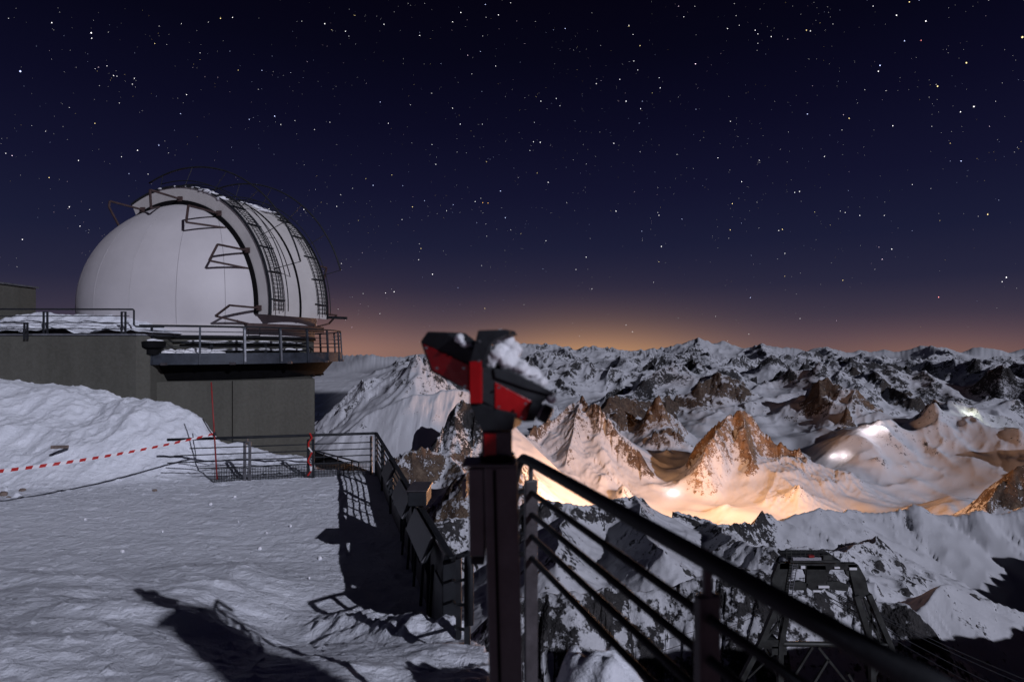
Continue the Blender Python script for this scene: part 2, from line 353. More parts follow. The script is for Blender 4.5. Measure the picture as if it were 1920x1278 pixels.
def terrain(NA, NR):
    az = np.interp(np.linspace(0, 1, NA), [0, .05, .95, 1], [R(-55), R(-22), R(45), R(82)])
    daz = np.gradient(az)
    # ring spacing: finer where the valley and its peaks are
    key = np.array([22, 300, 700, 1250, 1600, 2400, 4000, 6500, 11000, 21000, 42000.0])
    wt = np.array([70, 120, 150, 90, 100, 190, 210, 190, 160, 40])
    cum = np.concatenate([[0], np.cumsum(wt)]) / wt.sum()
    rr = np.exp(np.interp(np.linspace(0, 1, NR), cum, np.log(key)))
    A, Q = np.meshgrid(az, rr, indexing='ij')
    X = (Q * np.sin(A)).ravel(); Y = (Q * np.cos(A)).ravel(); Rr = Q.ravel()
    sp = np.maximum(Rr * R(68) / NA * 1.3, np.gradient(rr)[None, :].repeat(NA, 0).ravel() * .8)
    tx = X / Y
    # valley floor
    z = np.interp(Rr, [0, 2500, 3300, 4300, 6000, 8000, 10000, 15000, 22000, 40000, 60000],
                  [-1000, -985, -925, -860, -770, -690, -640, -620, -620, -900, -1000])
    leftw = sstep(-.18, -.34, tx) * sstep(3500, 7000, Rr)
    z = z * (1 - leftw) + leftw * (-1120 + 150 * gn(X / 2600, Y / 2600, 3))
    z += sstep(6000, 1500, np.abs(Rr - 4000)) * 80 * (gn(X / 420, Y / 420, 5) + .5 * gn(X / 190, Y / 190, 6)) * (Rr > 2400)
    def rmf(x, y, lam, a0, octs, seed):
        h = 0; w = 1.0
        x = x + lam * .3 * gn(x / lam / .8, y / lam / .8, seed + 9); y = y + lam * .3 * gn(x / lam / .8 + 5, y / lam / .8, seed + 8)
        for o in range(octs):
            r1 = np.clip(1 - np.abs(gn(x / lam, y / lam, seed + o)) * 2.4, 0, 1) ** 1.6
            h = h + a0 * r1 * w * sstep(1.6, 4, lam / sp); w = np.clip(w * (.25 + r1 * 1.1), 0, 1); lam = lam / 2.1; a0 = a0 / 2.05
        return h
    free = rmf(X, Y, 2300, 330, 6, 60)
    fr_ = sstep(.48, .62, tx); fw = (sstep(5200, 7500, Rr) * (1 - fr_) + fr_ * np.maximum(.75 * sstep(3300, 4200, Rr), sstep(5200, 7500, Rr))) * (1 - sstep(13000, 19000, Rr)) * (1 - leftw)
    z = z + (free - 90) * fw
    fq = fw * (1 - .45 * fr_ * (Rr < 5600)); rock = np.full_like(z, -.25) + .40 * sstep(.22, .5, gn(X / 260, Y / 200, 97)) * (Rr < 4600) + .15 * fq + .22 * (free / 330 - .4) * fq; red = np.zeros_like(z)
    wx = X + .0 ; wy = Y + .0
    for k, (pts, s1, s2, rel, gul, rck, rd) in enumerate(RIDGES):
        C = np.array([P(*q) for q in pts]); Ym = C[:, 1].mean()
        # add jagged detail to the crest
        cs = []
        for i in range(len(C) - 1):
            for t in np.linspace(0, 1, 7)[:-1]: cs.append(C[i] * (1 - t) + C[i + 1] * t)
        cs.append(C[-1]); cs = np.array(cs)
        jag = (rel * .10 * gul)
        cs[:, 2] += jag * (gn(cs[:, 0] / (rel * .9), cs[:, 1] / (rel * .9) + 7 * k, 11) + .6 * gn(cs[:, 0] / (rel * .3), cs[:, 1] / (rel * .3), 12))
        wv = rel * .5; 
        cs[1:-1, 1] += wv * gn(cs[1:-1, 0] / (rel * 1.6), cs[1:-1, 1] / (rel * 1.6), 13 + k) * min(1, gul + .2)
        top = cs[:, 2].max(); reach = (top + 1100) / s2 * .9
        if reach < 0: continue
        reach = min(reach, 9000 if Ym > 9000 else 3500)
        m = (X > cs[:, 0].min() - reach) & (X < cs[:, 0].max() + reach) & (Y > cs[:, 1].min() - reach) & (Y < cs[:, 1].max() + reach)
        # cut what the ridge cannot reach above the terrain so far
        idx = np.nonzero(m)[0]; 
        x, y = X[idx], Y[idx]
        bd = np.full(len(idx), 1e12); bz = np.zeros(len(idx)); bx = np.zeros(len(idx)); by = np.zeros(len(idx))
        step = 1 if len(cs) < 90 else 2
        cc = cs[::step] if (len(cs) - 1) % step == 0 else np.vstack([cs[::step], cs[-1]])
        # warp so that the faces do not look ruled
        ww = rel * .35
        xw = x + ww * gn(x / (rel * 1.5), y / (rel * 1.5), 21); yw = y + ww * gn(x / (rel * 1.5), y / (rel * 1.5), 22)
        for i in range(len(cc) - 1):
            ax, ay, az_ = cc[i]; dx, dy, dz = cc[i + 1] - cc[i]; L2 = dx * dx + dy * dy + 1e-9
            tt = np.clip(((xw - ax) * dx + (yw - ay) * dy) / L2, 0, 1)
            qx = ax + tt * dx; qy = ay + tt * dy
            d2 = (xw - qx) ** 2 + (yw - qy) ** 2
            # prefer the crest point that gives the higher ground
            key_ = np.sqrt(d2) * (s2 + .15) - (az_ + tt * dz)
            b = key_ < bd
            bd[b] = key_[b]; bz[b] = (az_ + tt * dz)[b]; bx[b] = qx[b]; by[b] = qy[b]
        d = np.sqrt((xw - bx) ** 2 + (yw - by) ** 2)
        lam = rel * .42
        gx, gy = bx + .22 * (x - bx), by + .22 * (y - by)
        g1 = 1 - np.abs(gn(gx / lam, gy / lam, 31 + k)) * 2.2; g2 = 1 - np.abs(gn((bx + .42 * (x - bx)) / lam * 2.3, (by + .42 * (y - by)) / lam * 2.3, 41 + k)) * 2.2
        gg = (.65 * g1 + .35 * g2)                     # 1 on spur crests, lower in gullies
        env = 1 - np.exp(-d / (rel * .35))
        Ls = rel / max(s1, .1)
        h = bz - (s1 - s2 * .5) * Ls * (1 - np.exp(-d / Ls)) - s2 * d + gul * rel * .42 * (gg - .75) * env * np.exp(-d / (Ls * 3.2))
        facing = np.exp(-d / (Ls * 1.5))
        g3x, g3y = bx + .30 * (x - bx), by + .30 * (y - by)
        g3 = gn(g3x / lam * 5.5, g3y / lam * 5.5, 71 + k) * sstep(1.2, 3, lam / 5.5 / sp[idx]) + .8 * gn(g3x / lam * 12, g3y / lam * 12, 72 + k) * sstep(1.2, 3, lam / 12 / sp[idx])
        rv = rck * .86 * facing + (gg - .62) * .50 * gul * facing + g3 * .5 * min(1, gul * 1.3) - .22 * (1 - facing)
        h = h + g3 * gul * rel * .035 * env
        # smooth union with what is there
        kk = .012 * Rr[idx] * (1.0 if gul > .3 else 2.0); zo = z[idx]
        hm = np.maximum(zo, h) + kk * .25 * np.clip(1 - np.abs(zo - h) / kk, 0, 1) ** 2
        wgt = sstep(-1, 1, (h - zo) / kk)
        rock[idx] = rock[idx] * (1 - wgt) + rv * wgt
        red[idx] = red[idx] * (1 - wgt) + rd * wgt
        z[idx] = hm
    z = z + (rmf(X, Y, 620, 85, 5, 80) - 24) * np.clip(.10 + .38 * sstep(2200, 3300, Rr) + rock * 1.5, 0, 1.15) * sstep(900, 2500, Rr)
    # our own peak falls away below the terraces
    wob = 1 + .35 * gn(np.degrees(np.arctan2(X, Y)) / 9, Rr / 260, 51)
    own = -12 - .70 * Rr * wob + 6 * gn(X / 14, Y / 14, 52) * np.minimum(1, Rr / 60)
    wgt = sstep(-4, 4, own - z); rock = rock * (1 - wgt) + (.35 + .5 * gn(X / 20, Y / 20, 53)) * wgt
    z = np.maximum(z, own)
    # free-standing roughness, only where the mesh can carry it
    amp_r = np.clip(.25 + rock * 1.4, .12, 1.2)
    for lam, a in ((900, 38), (420, 22), (200, 12), (95, 6.5), (45, 3.4), (21, 1.7), (10, .9)):
        w = sstep(2.0, 5.0, lam / sp) * sstep(.3, 1.2, Rr / (lam * 2.5))
        nz = (1 - 2 * np.abs(gn(X / lam, Y / lam, int(lam) % 50))) - .5
        z = z + w * a * amp_r * nz
        rock = rock + w * .16 * nz * (rock > -.1)
    Z = z.reshape(NA, NR)
    gr = np.gradient(Z, axis=1) / np.gradient(rr)[None, :]; ga = np.gradient(Z, axis=0) / (rr[None, :] * daz[:, None])
    sl = np.sqrt(gr ** 2 + ga ** 2).ravel()
    rock = rock * .82 + np.clip(sl - .62 + .14 * sstep(3500, 6000, Rr), -.3, .7) * (.55 + .35 * sstep(3500, 6000, Rr))
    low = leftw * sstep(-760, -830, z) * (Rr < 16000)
    return X, Y, z, rock, red, low, rr, az

def grid_mesh(name, X, Y, Z, n0, n1, mat, attrs=None, smooth=True):
    me = bpy.data.meshes.new(name); nv = len(X)
    me.vertices.add(nv); co = np.empty((nv, 3), np.float32); co[:, 0] = X; co[:, 1] = Y; co[:, 2] = Z
    me.vertices.foreach_set('co', co.ravel())
    i, j = np.meshgrid(np.arange(n0 - 1), np.arange(n1 - 1), indexing='ij'); a = (i * n1 + j).ravel()
    q = np.stack([a, a + n1, a + n1 + 1, a + 1], 1).astype(np.int32)
    if Z is not None and np.isnan(co[:, 2]).any():
        ok = ~np.isnan(co[:, 2][q]).any(1); q = q[ok]; co[np.isnan(co[:, 2]), 2] = 0; me.vertices.foreach_set('co', co.ravel())
    nf = len(q)
    me.loops.add(nf * 4); me.loops.foreach_set('vertex_index', q.ravel())
    me.polygons.add(nf); me.polygons.foreach_set('loop_start', np.arange(nf, dtype=np.int32) * 4)
    if smooth: me.polygons.foreach_set('use_smooth', np.ones(nf, bool))
    for k, v in (attrs or {}).items():
        at = me.attributes.new(k, 'FLOAT', 'POINT'); at.data.foreach_set('value', v.astype(np.float32))
    me.update(calc_edges=True); me.materials.append(MATS[mat])
    if np.isnan(np.asarray(Z)).any():
        bm = bmesh.new(); bm.from_mesh(me); bmesh.ops.delete(bm, geom=[v for v in bm.verts if not v.link_faces], context='VERTS'); bm.to_mesh(me); bm.free()
    o = bpy.data.objects.new(name, me); COL.objects.link(o); return o

NA, NR = 1060, 980
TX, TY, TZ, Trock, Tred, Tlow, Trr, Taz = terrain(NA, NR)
cuts = [0, int(np.searchsorted(Trr, 2450)), int(np.searchsorted(Trr, 11500)), NR - 1]
def Tz(x, y):
    """height of the terrain under a point"""
    r_, a_ = math.hypot(x, y), math.atan2(x, y)
    i = int(np.searchsorted(Taz, a_)); j = int(np.searchsorted(Trr, r_))
    return float(TZ[i * NR + min(j, NR - 1)])
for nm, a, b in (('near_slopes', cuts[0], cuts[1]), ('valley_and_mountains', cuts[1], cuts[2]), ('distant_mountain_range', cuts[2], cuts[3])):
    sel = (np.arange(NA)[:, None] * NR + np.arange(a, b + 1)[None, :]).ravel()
    o = grid_mesh(nm, TX[sel], TY[sel], TZ[sel], NA, b - a + 1, 'mountain', dict(rock=Trock[sel], redrock_lamplit=Tred[sel], low=Tlow[sel]))
    tag(o, kind='structure')
# ------------------------------------------------------------------ the ski station's lights in the valley
def lamp(name, px, py, Y, up, power, col, rad, label, group):
    p = P(px, py, Y); z = Tz(p.x, p.y)
    d = bpy.data.lights.new(name, 'POINT'); d.energy = power; d.color = col; d.shadow_soft_size = rad
    o = bpy.data.objects.new(name, d); COL.objects.link(o); o.location = (p.x, p.y, min(z + up, -640 if Y < 2900 else -560) if rad > 20 else z + up)
    return o
ORANGE = (1.0, 0.48, 0.22); WHITE = (1.0, 0.86, 0.88); GREENISH = (0.95, 1.0, 0.78)
PW = 4 * math.pi * 1.3e+06
for px, py, Y, up, k, col, rad in [
    (1440, 995, 2350, 330, .9, ORANGE, 50), (1330, 985, 2350, 330, 1.0, ORANGE, 50), (1200, 950, 2450, 330, 1.0, ORANGE, 50), (1060, 950, 2500, 300, .40, ORANGE, 50), (900, 985, 1950, 170, .10, ORANGE, 40),
    (1130, 950, 3000, 360, .22, ORANGE, 60), (1270, 950, 3050, 360, .36, ORANGE, 60), (1400, 955, 3050, 360, .34, ORANGE, 60), (1530, 955, 3050, 340, .12, ORANGE, 60),
    (1262, 925, 3500, 30, .008, WHITE, 8), (1640, 878, 4100, 24, .045, WHITE, 14), (1580, 890, 4000, 22, .012, WHITE, 8), (1655, 884, 4050, 25, .02, WHITE, 8),
    (1820, 865, 4250, 24, .02, GREENISH, 10), (1860, 880, 4050, 30, .014, GREENISH, 10), (1560, 882, 4050, 20, .006, WHITE, 8)]:
    lamp('village_light', px, py, Y, up, k * PW, col, rad, '', '')

# masts of the piste floodlights, each with its lit head
LAMPM = NT('lamp_glow'); LAMPM.b.inputs['Emission Color'].default_value = (1, .93, .9, 1); LAMPM.b.inputs['Emission Strength'].default_value = 60
for px, py, Y, lab in ((1262, 925, 3500, 'floodlight mast glowing white on the lit piste just above the near dark ridge'), (1640, 878, 4100, 'brightest white floodlight mast in the valley at the right'),
    (1580, 890, 4000, 'dimmer floodlight mast left of the brightest white light'), (1820, 865, 4250, 'greenish white floodlight mast at the far right of the valley'), (1655, 884, 4050, 'small floodlight mast right below the brightest white light')):
    p = P(px, py, Y); z = Tz(p.x, p.y)
    t = empty('floodlight_mast', (p.x, p.y, z), lab, 'floodlight', 'floodlight masts in the valley'); t['org'] = (p.x, p.y, z)
    m = MB(); m.tube([(p.x, p.y, z - 2), (p.x, p.y, z + 14)], .5, 6); m.build('mast', 'black_steel', t)
    m = MB(); m.box((p.x, p.y, z + 15.5), (5, 2.4, 3)); m.build('lamp_head', 'lamp_glow', t)
# ------------------------------------------------------------------ the snowed-in terraces
EDGE = [(-3.1, 13.0), (-0.55, 5.2), (0.06, 2.4), (0.60, 0.75)]        # the railings' line: snow ends just outside it
def edge_dist(x, y):
    """> 0 outside (over the drop), < 0 on the terrace"""
    best = np.full_like(x, 1e9); sg = np.zeros_like(x)
    pts = [(-3.1, 13.0)] + EDGE[1:]
    for (x0, y0), (x1, y1) in zip(pts[:-1], pts[1:]):
        dx, dy = x1 - x0, y1 - y0; L2 = dx * dx + dy * dy
        t = np.clip(((x - x0) * dx + (y - y0) * dy) / L2, 0, 1)
        d = np.hypot(x - x0 - t * dx, y - y0 - t * dy)
        side = -((x - x0) * dy - (y - y0) * dx)       # positive to the right when walking towards the camera...
        b = d < best; best[b] = d[b]; sg[b] = np.sign(side)[b]
    return best * sg
def fbm(x, y, lam, octs, seed, g=.5):
    h = 0; a = 1
    for o in range(octs): h = h + a * gn(x / lam, y / lam, seed + o); lam /= 2; a *= g
    return h
def ground_z(X, Y):
    ys = np.interp(X, [-3.3, -1.9], [7.9, 5.9]); near = sstep(0, 1, (ys - Y) / (ys - 3.2))
    z = -2.9 + near * .95 + .012 * (Y - 8)
    z = z + sstep(3.6, 2.3, Y) * .32 * sstep(-1.5, -.6, X)
    # ploughed bank in front of the building
    cx = [-20, -14, -11.5, -10.4, -9.6, -9.1, -8.5, -8.0, -7.3, -6.6, -5.8, -5.0, -4.0]
    cz = [-.62, -.78, -1.05, -1.28, -1.22, -1.18, -1.36, -1.62, -2.32, -2.62, -2.80, -2.86, -3.1]
    cy = [15.0, 14.9, 14.6, 14.4, 14.3, 14.2, 14.2, 14.2, 14.2, 14.4, 14.7, 15.0, 15.2]
    fy = [9.2, 9.8, 10.6, 11.0, 11.2, 11.4, 11.8, 12.0, 12.3, 12.6, 13.0, 13.4, 14.2]
    top = np.interp(X, cx, cz); ty = np.interp(X, cx, cy); ft = np.interp(X, cx, fy)
    w = np.clip((Y - ft) / (ty - ft), 0, 1.0); w = w * w * (3 - 2 * w) * .45 + np.sqrt(np.clip(w, 0, 1)) * w * .55
    bank = z + (top - z) * w - 1.1 * np.clip(Y - ty - .1, 0, 9) * sstep(-10.2, -9.3, X)
    lum = fbm(X, Y, 1.9, 2, 301) * .55 + (1 - 2.1 * np.abs(gn(X / 1.1, Y / 1.1, 311))) * .30 + (1 - 2.1 * np.abs(gn(X / .5, Y / .5, 312))) * .16 + (1 - 2 * np.abs(gn(X / .22, Y / .22, 313))) * .09 + (1 - 2 * np.abs(gn(X / .12, Y / .12, 314))) * .035
    bz = sstep(0.02, .35, w)
    z = bank + bz * (lum - .30) * .40 * (1 - .55 * sstep(-10.5, -13, X) * sstep(.5, 1, w))
    # loose crumbs thrown at the foot
    crumbs = np.clip(gn(X / .16, Y / .16, 320) - .28, 0, 1) * .22 * sstep(.0, .12, w + .10 * sstep(ft - 1.6, ft, Y)) * (1 - bz * .4)
    z = z + crumbs
    flat = (1 - bz)
    ca, sa = math.cos(R(-14)), math.sin(R(-14)); u = X * ca + Y * sa; v = -X * sa + Y * ca
    z = z + flat * (.020 * fbm(u / 2.2, v, .55, 5, 330, .66) + .006 * (1 - 2 * np.abs(gn(u / .9, v / .20, 340))) + .010 * fbm(X, Y, .16, 3, 345, .7) + .05 * gn(X / 2.3, Y / 1.9, 341))
    z = z + flat * (np.clip(gn(X / .085, Y / .085, 350) - .36, 0, 1) * .14 + .016 * np.clip(gn(u / .62, v / .13, 352) * 4 - .5, 0, 1) * np.clip(.6 + 2 * gn(X / 1.5, Y / 1.5, 353), 0, 1))
    # trampled drifts before the camera
    nl = sstep(-.2, 1.2, ys - Y)
    wu = u + .5 * gn(u / 1.3, v / 1.3, 369); wv = v + .28 * gn(u / 1.1, v / .9, 368); dr = fbm(wu / 2.8, wv, .95, 3, 360, .5) * .17 + (1 - 2 * np.abs(gn(wu / 1.5, wv / .42, 365))) * .045 + (1 - 2 * np.abs(gn(wu / .5, wv / .13, 367))) * .016 * np.clip(.5 + 2 * gn(X, Y, 370), 0, 1)
    z = z + nl * dr
    z = z + .16 * np.exp(-(((X + 3.1) / 1.3) ** 2 + ((Y - 6.9 + .35 * (X + 3.1)) / .45) ** 2))
    # heap along the foot of the stair
    hx, hy, r_ = X + 1.15, Y - 5.35, .42
    s_ = hx * .83 - hy * .55; q_ = hx * .55 + hy * .83
    hp = np.exp(-(s_ / 1.05) ** 4 - (q_ / .33) ** 2)
    rg = (1 - 2 * np.abs(gn(X / .28, Y / .28, 370))) * .10 + (1 - 2 * np.abs(gn(X / .12, Y / .12, 371))) * .045
    z = z + hp * (.22 + rg)
    # outside the railings the snow breaks away
    e = edge_dist(X, Y); e = np.where(Y > 13.4, np.maximum(e, X + 4.95 + .1 * (Y - 13)), e)
    out = np.clip(e - .10 - .10 * gn(X / .7, Y / .7, 380), 0, 9)
    z = z - out * 2.6 - .5 * np.sqrt(out)
    # lump of wind-packed snow outside the near railing
    qx = X - .40 + .07 * gn(X / .2, Y / .2, 391); qy = Y - 2.62 + .1 * gn(X / .25, Y / .25, 392)
    k = np.clip(1 - np.abs(qx / .46) ** 1.5 - np.abs(qy / .62) ** 1.6, 0, 1) ** .8
    z = np.where(k > .01, np.maximum(z, -2.6 + k * 1.16 + (rg + fbm(X, Y, .3, 3, 395) * .25) * k), z)
    z = np.where(out > 1.6, np.nan, z)
    return z
gx = np.arange(-19, 1.6, .034); gy = np.concatenate([np.exp(np.linspace(math.log(.9), math.log(10), 430)), np.arange(10.05, 16.6, .038)])
GX, GY = np.meshgrid(gx, gy, indexing='ij')
o = grid_mesh('snow_terrace', GX.ravel(), GY.ravel(), ground_z(GX, GY).ravel(), len(gx), len(gy), 'snow')
tag(o, kind='structure')
def gz(x, y):
    v = float(ground_z(np.array([[float(x)]]), np.array([[float(y)]]))[0, 0]); return v if v == v else -3.0
# ------------------------------------------------------------------ round tower and its dome
CX, CY, CZ, RD = -10.72, 20.0, 1.34, 3.68
DC = Vector((CX, CY, CZ))
dome = thing('observatory_dome', (CX, CY, .55), 'large pale observatory dome with a raised shutter, on the round concrete tower', 'dome')
def sph_panel(a0, a1, e0, e1, r, na, ne, th=.05):
    """curved plate with thickness between two azimuths"""
    vs = []; fs = []
    for rr in (r, r - th):
        for i in range(na + 1):
            for j in range(ne + 1):
                a = lerp(a0, a1, i / na); e = lerp(e0, e1, j / ne)
                vs.append(DC + Vector((math.cos(a) * math.cos(e), math.sin(a) * math.cos(e), math.sin(e))) * rr)
    n1 = ne + 1; off = (na + 1) * n1
    for i in range(na):
        for j in range(ne):
            a = i * n1 + j; fs.append((a, a + n1, a + n1 + 1, a + 1)); fs.append((off + a, off + a + 1, off + a + n1 + 1, off + a + n1))
    for i in range(na):
        for j in (0, ne): a = i * n1 + j; fs.append((a, a + n1, a + n1 + off, a + off))
    for j in range(ne):
        for i in (0, na): a = i * n1 + j; fs.append((a, a + 1, a + 1 + off, a + off))
    return vs, fs
NG = 18; g = .0013; E0 = -math.asin((CZ - .72) / RD)
m = MB(); m.add(*sph_panel(0, 2 * math.pi, E0, math.pi / 2 - .001, RD - .06, 60, 20, .02)); m.build('liner', 'shutter_paint', dome, smooth=True)
for k in range(NG):
    a0 = 2 * math.pi * k / NG + g + .1; a1 = 2 * math.pi * (k + 1) / NG - g + .1
    m = MB(); m.add(*sph_panel(a0, a1, E0, R(83), RD, 7, 22)); m.build('shell_panel', 'dome_paint', dome, smooth=True, angle=40)
m = MB(); m.add(*sph_panel(0, 2 * math.pi, R(83.1), R(89.9), RD, 40, 4)); m.build('crown_cap', 'dome_paint', dome, smooth=True, angle=40)
# the slit runs over the top towards hd; nd points to the side we see
hd = Vector((.9454, -.3256, 0)).normalized(); nd = Vector((-.3256, -.9454, 0)).normalized(); up = Vector((0, 0, 1))
AW = .37 * RD
def sl(ph, off, r):
    """point of the slit's frame: ph degrees up from the foot, off along nd, r from the axis of the slit"""
    p = R(ph); return DC + nd * off + (hd * math.cos(p) + up * math.sin(p)) * r
PH0, PH1 = -4, 117
def arc_box(off0, off1, r0, r1, p0=PH0, p1=PH1, n=44):
    vs = []; fs = []
    for i in range(n + 1):
        ph = lerp(p0, p1, i / n); vs += [sl(ph, off0, r0), sl(ph, off1, r0), sl(ph, off1, r1), sl(ph, off0, r1)]
    for i in range(n):
        a = i * 4
        for q in range(4): fs.append((a + q, a + (q + 1) % 4, a + 4 + (q + 1) % 4, a + 4 + q))
    fs += [(0, 1, 2, 3), tuple(n * 4 + q for q in range(4))]
    return vs, fs
ri = math.sqrt(RD * RD - AW * AW); RS = RD * 1.085
for sgn in (1, -1):
    m = MB(); m.add(*arc_box(sgn * (AW - .02), sgn * (AW + .05), ri - .12, ri + .13)); m.build('rubber_seal', 'rubber', dome, smooth=True, angle=40)
    m = MB(); m.add(*arc_box(sgn * (AW - .13), sgn * (AW + .012), ri + .10, RS)); m.build('slit_frame', 'shutter_paint', dome, smooth=True, angle=40)
    m = MB(); m.add(*arc_box(sgn * (AW - .02), sgn * (AW + .05), RS - .02, RS + .035, PH0, PH1)); m.build('edge_rail', 'black_steel', dome, smooth=True, angle=40)
for a0, a1 in ((.035, AW - .13), (-AW + .13, -.035)):
    m = MB(); m.add(*arc_box(a0, a1, RS - .09, RS - .015, PH0, PH1 - 2)); m.build('shutter_leaf', 'shutter_paint', dome, smooth=True, angle=40)
m = MB(); m.add(*arc_box(-.04, .04, RS - .03, RS + .01, PH0, PH1 - 2)); m.build('shutter_seam', 'rubber', dome, smooth=True, angle=40)
m = MB(); m.add(*arc_box(-AW + .14, AW - .14, ri + .1, RS - .03, PH1 - 3, PH1 - 1, 2)); m.build('end_plate', 'rust_steel', dome)
# ladders along both edges of the shutter, with a cage rail above
for sgn, nm in ((1, 'near'), (-1, 'far')):
    lad = None
    o1, o2 = (sgn * AW - .10, sgn * AW - .52) if sgn > 0 else (-AW + .52, -AW + .10)
    m = MB()
    for off, r_ in ((o1, RS + .05), (o2, RS + .05), ((o1 + o2) / 2, RS + .13), (o1, RS + .22), (o2, RS + .22)):
        m.tube([sl(lerp(-2, 98, i / 40), off, r_) for i in range(41)], .013 if r_ < RS + .1 else .016, 6)
    lad = m.build('ladder_stringer', 'black_steel', dome, smooth=True)
    for i in range(54):
        ph = lerp(-1, 97, i / 53)
        m = MB(); m.tube([sl(ph, o1, RS + .05), sl(ph, o2, RS + .05)], .011, 5)
        m.build('rung', 'black_steel', dome)
    for i in range(8):
        ph = lerp(3, 90, i / 7); m = MB()
        m.tube([sl(ph, o1 + .12, RS + .02), sl(ph, o2 - .1, RS + .02)], .02, 6); m.build('ladder_bracket', 'black_steel', dome)
    hr = RS + .82; oh = (o1 + o2) / 2 + (-.30 if sgn > 0 else -.25)
    m = MB(); m.tube([sl(lerp(17, 112, i / 44), oh, hr) for i in range(45)], .027, 6); m.build('hand_rail', 'black_steel', dome, smooth=True)
    for ph in (17, 34, 52, 70, 88, 104):
        m = MB(); m.tube([sl(ph, (o1 + o2) / 2, RS + .02), sl(ph, oh, hr)], .012, 6); m.build('stanchion', 'black_steel', dome)
# the steel arms that carry the shutter's rails: (angle, material)
for ph, mt, ln in ((111, 'rust_steel', 1.15), (84, 'rust_steel', 1.1), (56, 'rust_steel', 1.15), (29, 'rust_steel', 1.15), (-1, 'rust_steel', 1.15)):
    for sgn in (1, -1):
        if sgn < 0 and ph not in (56, 29, -1): continue
        m = MB(); r0 = ri + .16; r1 = ri - .02
        d = 5.2
        A = sl(ph, sgn * (AW - .0), r0); B = sl(ph, sgn * (AW + ln), r0 + .02 if ph > 70 else r0 - .02)
        C = sl(ph - d * 1.1, sgn * (AW + ln + .10), r0 - .42); D = sl(ph - d * 1.7, sgn * (AW + .02), r1 - .01)
        if ph == 111: C = sl(ph + 2, sgn * (AW + ln - .02), r0 - .12); D = sl(ph + 4, sgn * (AW + ln - .05), 1.0); v = D - DC; D = DC + (sl(ph + 6, sgn * (AW + .75), 2.9) - DC).normalized() * (RD + .0)
        if ph == 84: C = sl(ph - 2, sgn * (AW + ln), r0 - .55); D = sl(ph + 8, sgn * (AW + .35), r1 - .2); D = DC + (D - DC).normalized() * (RD + .02)
        m.bar(A, B, .065, .055); m.bar(B, C, .055, .055); m.bar(C, D, .05, .055)
        m.box(A, (.16, .16, .16))
        m.build('shutter_arm', mt, dome, bevel=.006)
# four bolts on the shell
# running ring and drum
def ring(r0, r1, z0, z1, a0=0, a1=360, n=64):
    vs = []; fs = []; full = abs(a1 - a0) >= 360
    for i in range(n + (0 if full else 1)):
        a = R(lerp(a0, a1, i / n)); c, s_ = math.cos(a), math.sin(a)
        vs += [(CX + c * r0, CY + s_ * r0, z0), (CX + c * r1, CY + s_ * r1, z0), (CX + c * r1, CY + s_ * r1, z1), (CX + c * r0, CY + s_ * r0, z1)]
    for i in range(n):
        a = i * 4; b = ((i + 1) % n) * 4 if full else a + 4
        for q in range(4): fs.append((a + q, a + (q + 1) % 4, b + (q + 1) % 4, b + q))
    if not full: fs += [(0, 1, 2, 3), tuple(n * 4 + q for q in (3, 2, 1, 0))]
    return vs, fs
m = MB(); m.add(*ring(3.30, 3.585, .40, .74)); m.build('drum', 'dome_paint', dome, smooth=True, angle=40)
m = MB(); m.add(*ring(3.45, 3.69, .70, .735, 0, 360)); m.build('running_ring', 'shutter_paint', dome, smooth=True, angle=40)
m = MB(); m.add(*ring(3.5, 3.93, .62, .80, -46, 12, 30)); m.build('slit_threshold', 'rust_steel', dome, smooth=True, angle=40)
q = sl(0, AW + .1, RS - .1); 
m = MB(); m.bar(sl(-3, -AW - .1, RS - .2), sl(-3, -AW - .1, RS + .75), .09, .09); m.build('track_end', 'black_steel', dome)
m = MB(); m.tube([(q.x - .5, q.y - .05, .66), (q.x - .5, q.y - .05, .42), (q.x - .15, q.y - .05, .42), (q.x - .15, q.y - .05, .66)], .015, 6); m.build('hook', 'black_steel', dome)
for dx in (-.06, .06):
    for dz in (-.09, .09):
        a = R(-50); e = R(0); c = DC + Vector((math.cos(a + dx * .3), math.sin(a + dx * .3), dz / RD - .10)).normalized() * (RD + .004)
        m = MB(); m.box(c, (.03, .02, .03)); m.build('bolt', 'grey_steel', dome)
# snow clinging to the shutter's top
def snow_blob(name, pts, parent, th=.05, seed=1, mat='snow_clump', lab=None):
    """pts: list of (centre, radius_x, radius_y, radius_z) lumps joined and roughened"""
    bm = bmesh.new()
    for c, rx, ry, rz in pts:
        M = Matrix.Translation(Vector(c)) @ Matrix.Diagonal((rx, ry, rz, 1))
        bmesh.ops.create_icosphere(bm, subdivisions=4, radius=1, matrix=M)
    rnd = random.Random(seed)
    from mathutils import noise as mn
    for v in bm.verts:
        k = mn.fractal(v.co * (1.2 / max(th * 10, .2)) * 4 + Vector((seed, 0, 0)), 1, 2, 4)
        v.co += v.normal * k * th
    me = bpy.data.meshes.new(name); bm.to_mesh(me); bm.free()
    me.materials.append(MATS[mat]); me.polygons.foreach_set('use_smooth', [True] * len(me.polygons))
    o0 = Vector(parent['org']) if parent is not None else Vector((0, 0, 0))
    for v in me.vertices: v.co -= o0
    o = bpy.data.objects.new(name, me); COL.objects.link(o); o.parent = parent
    r = o.modifiers.new('merge', 'REMESH'); r.mode = 'VOXEL'; r.voxel_size = .0035; r.use_smooth_shade = True
    sm = o.modifiers.new('smooth', 'SMOOTH'); sm.iterations = 3
    return o
lumps = []
rnd = random.Random(4)
for i in range(34):
    ph = rnd.uniform(58, 102); off = AW - rnd.uniform(.0, .16)
    lumps.append((sl(ph, off, RS + .01), rnd.uniform(.08, .2), .08, rnd.uniform(.02, .05)))
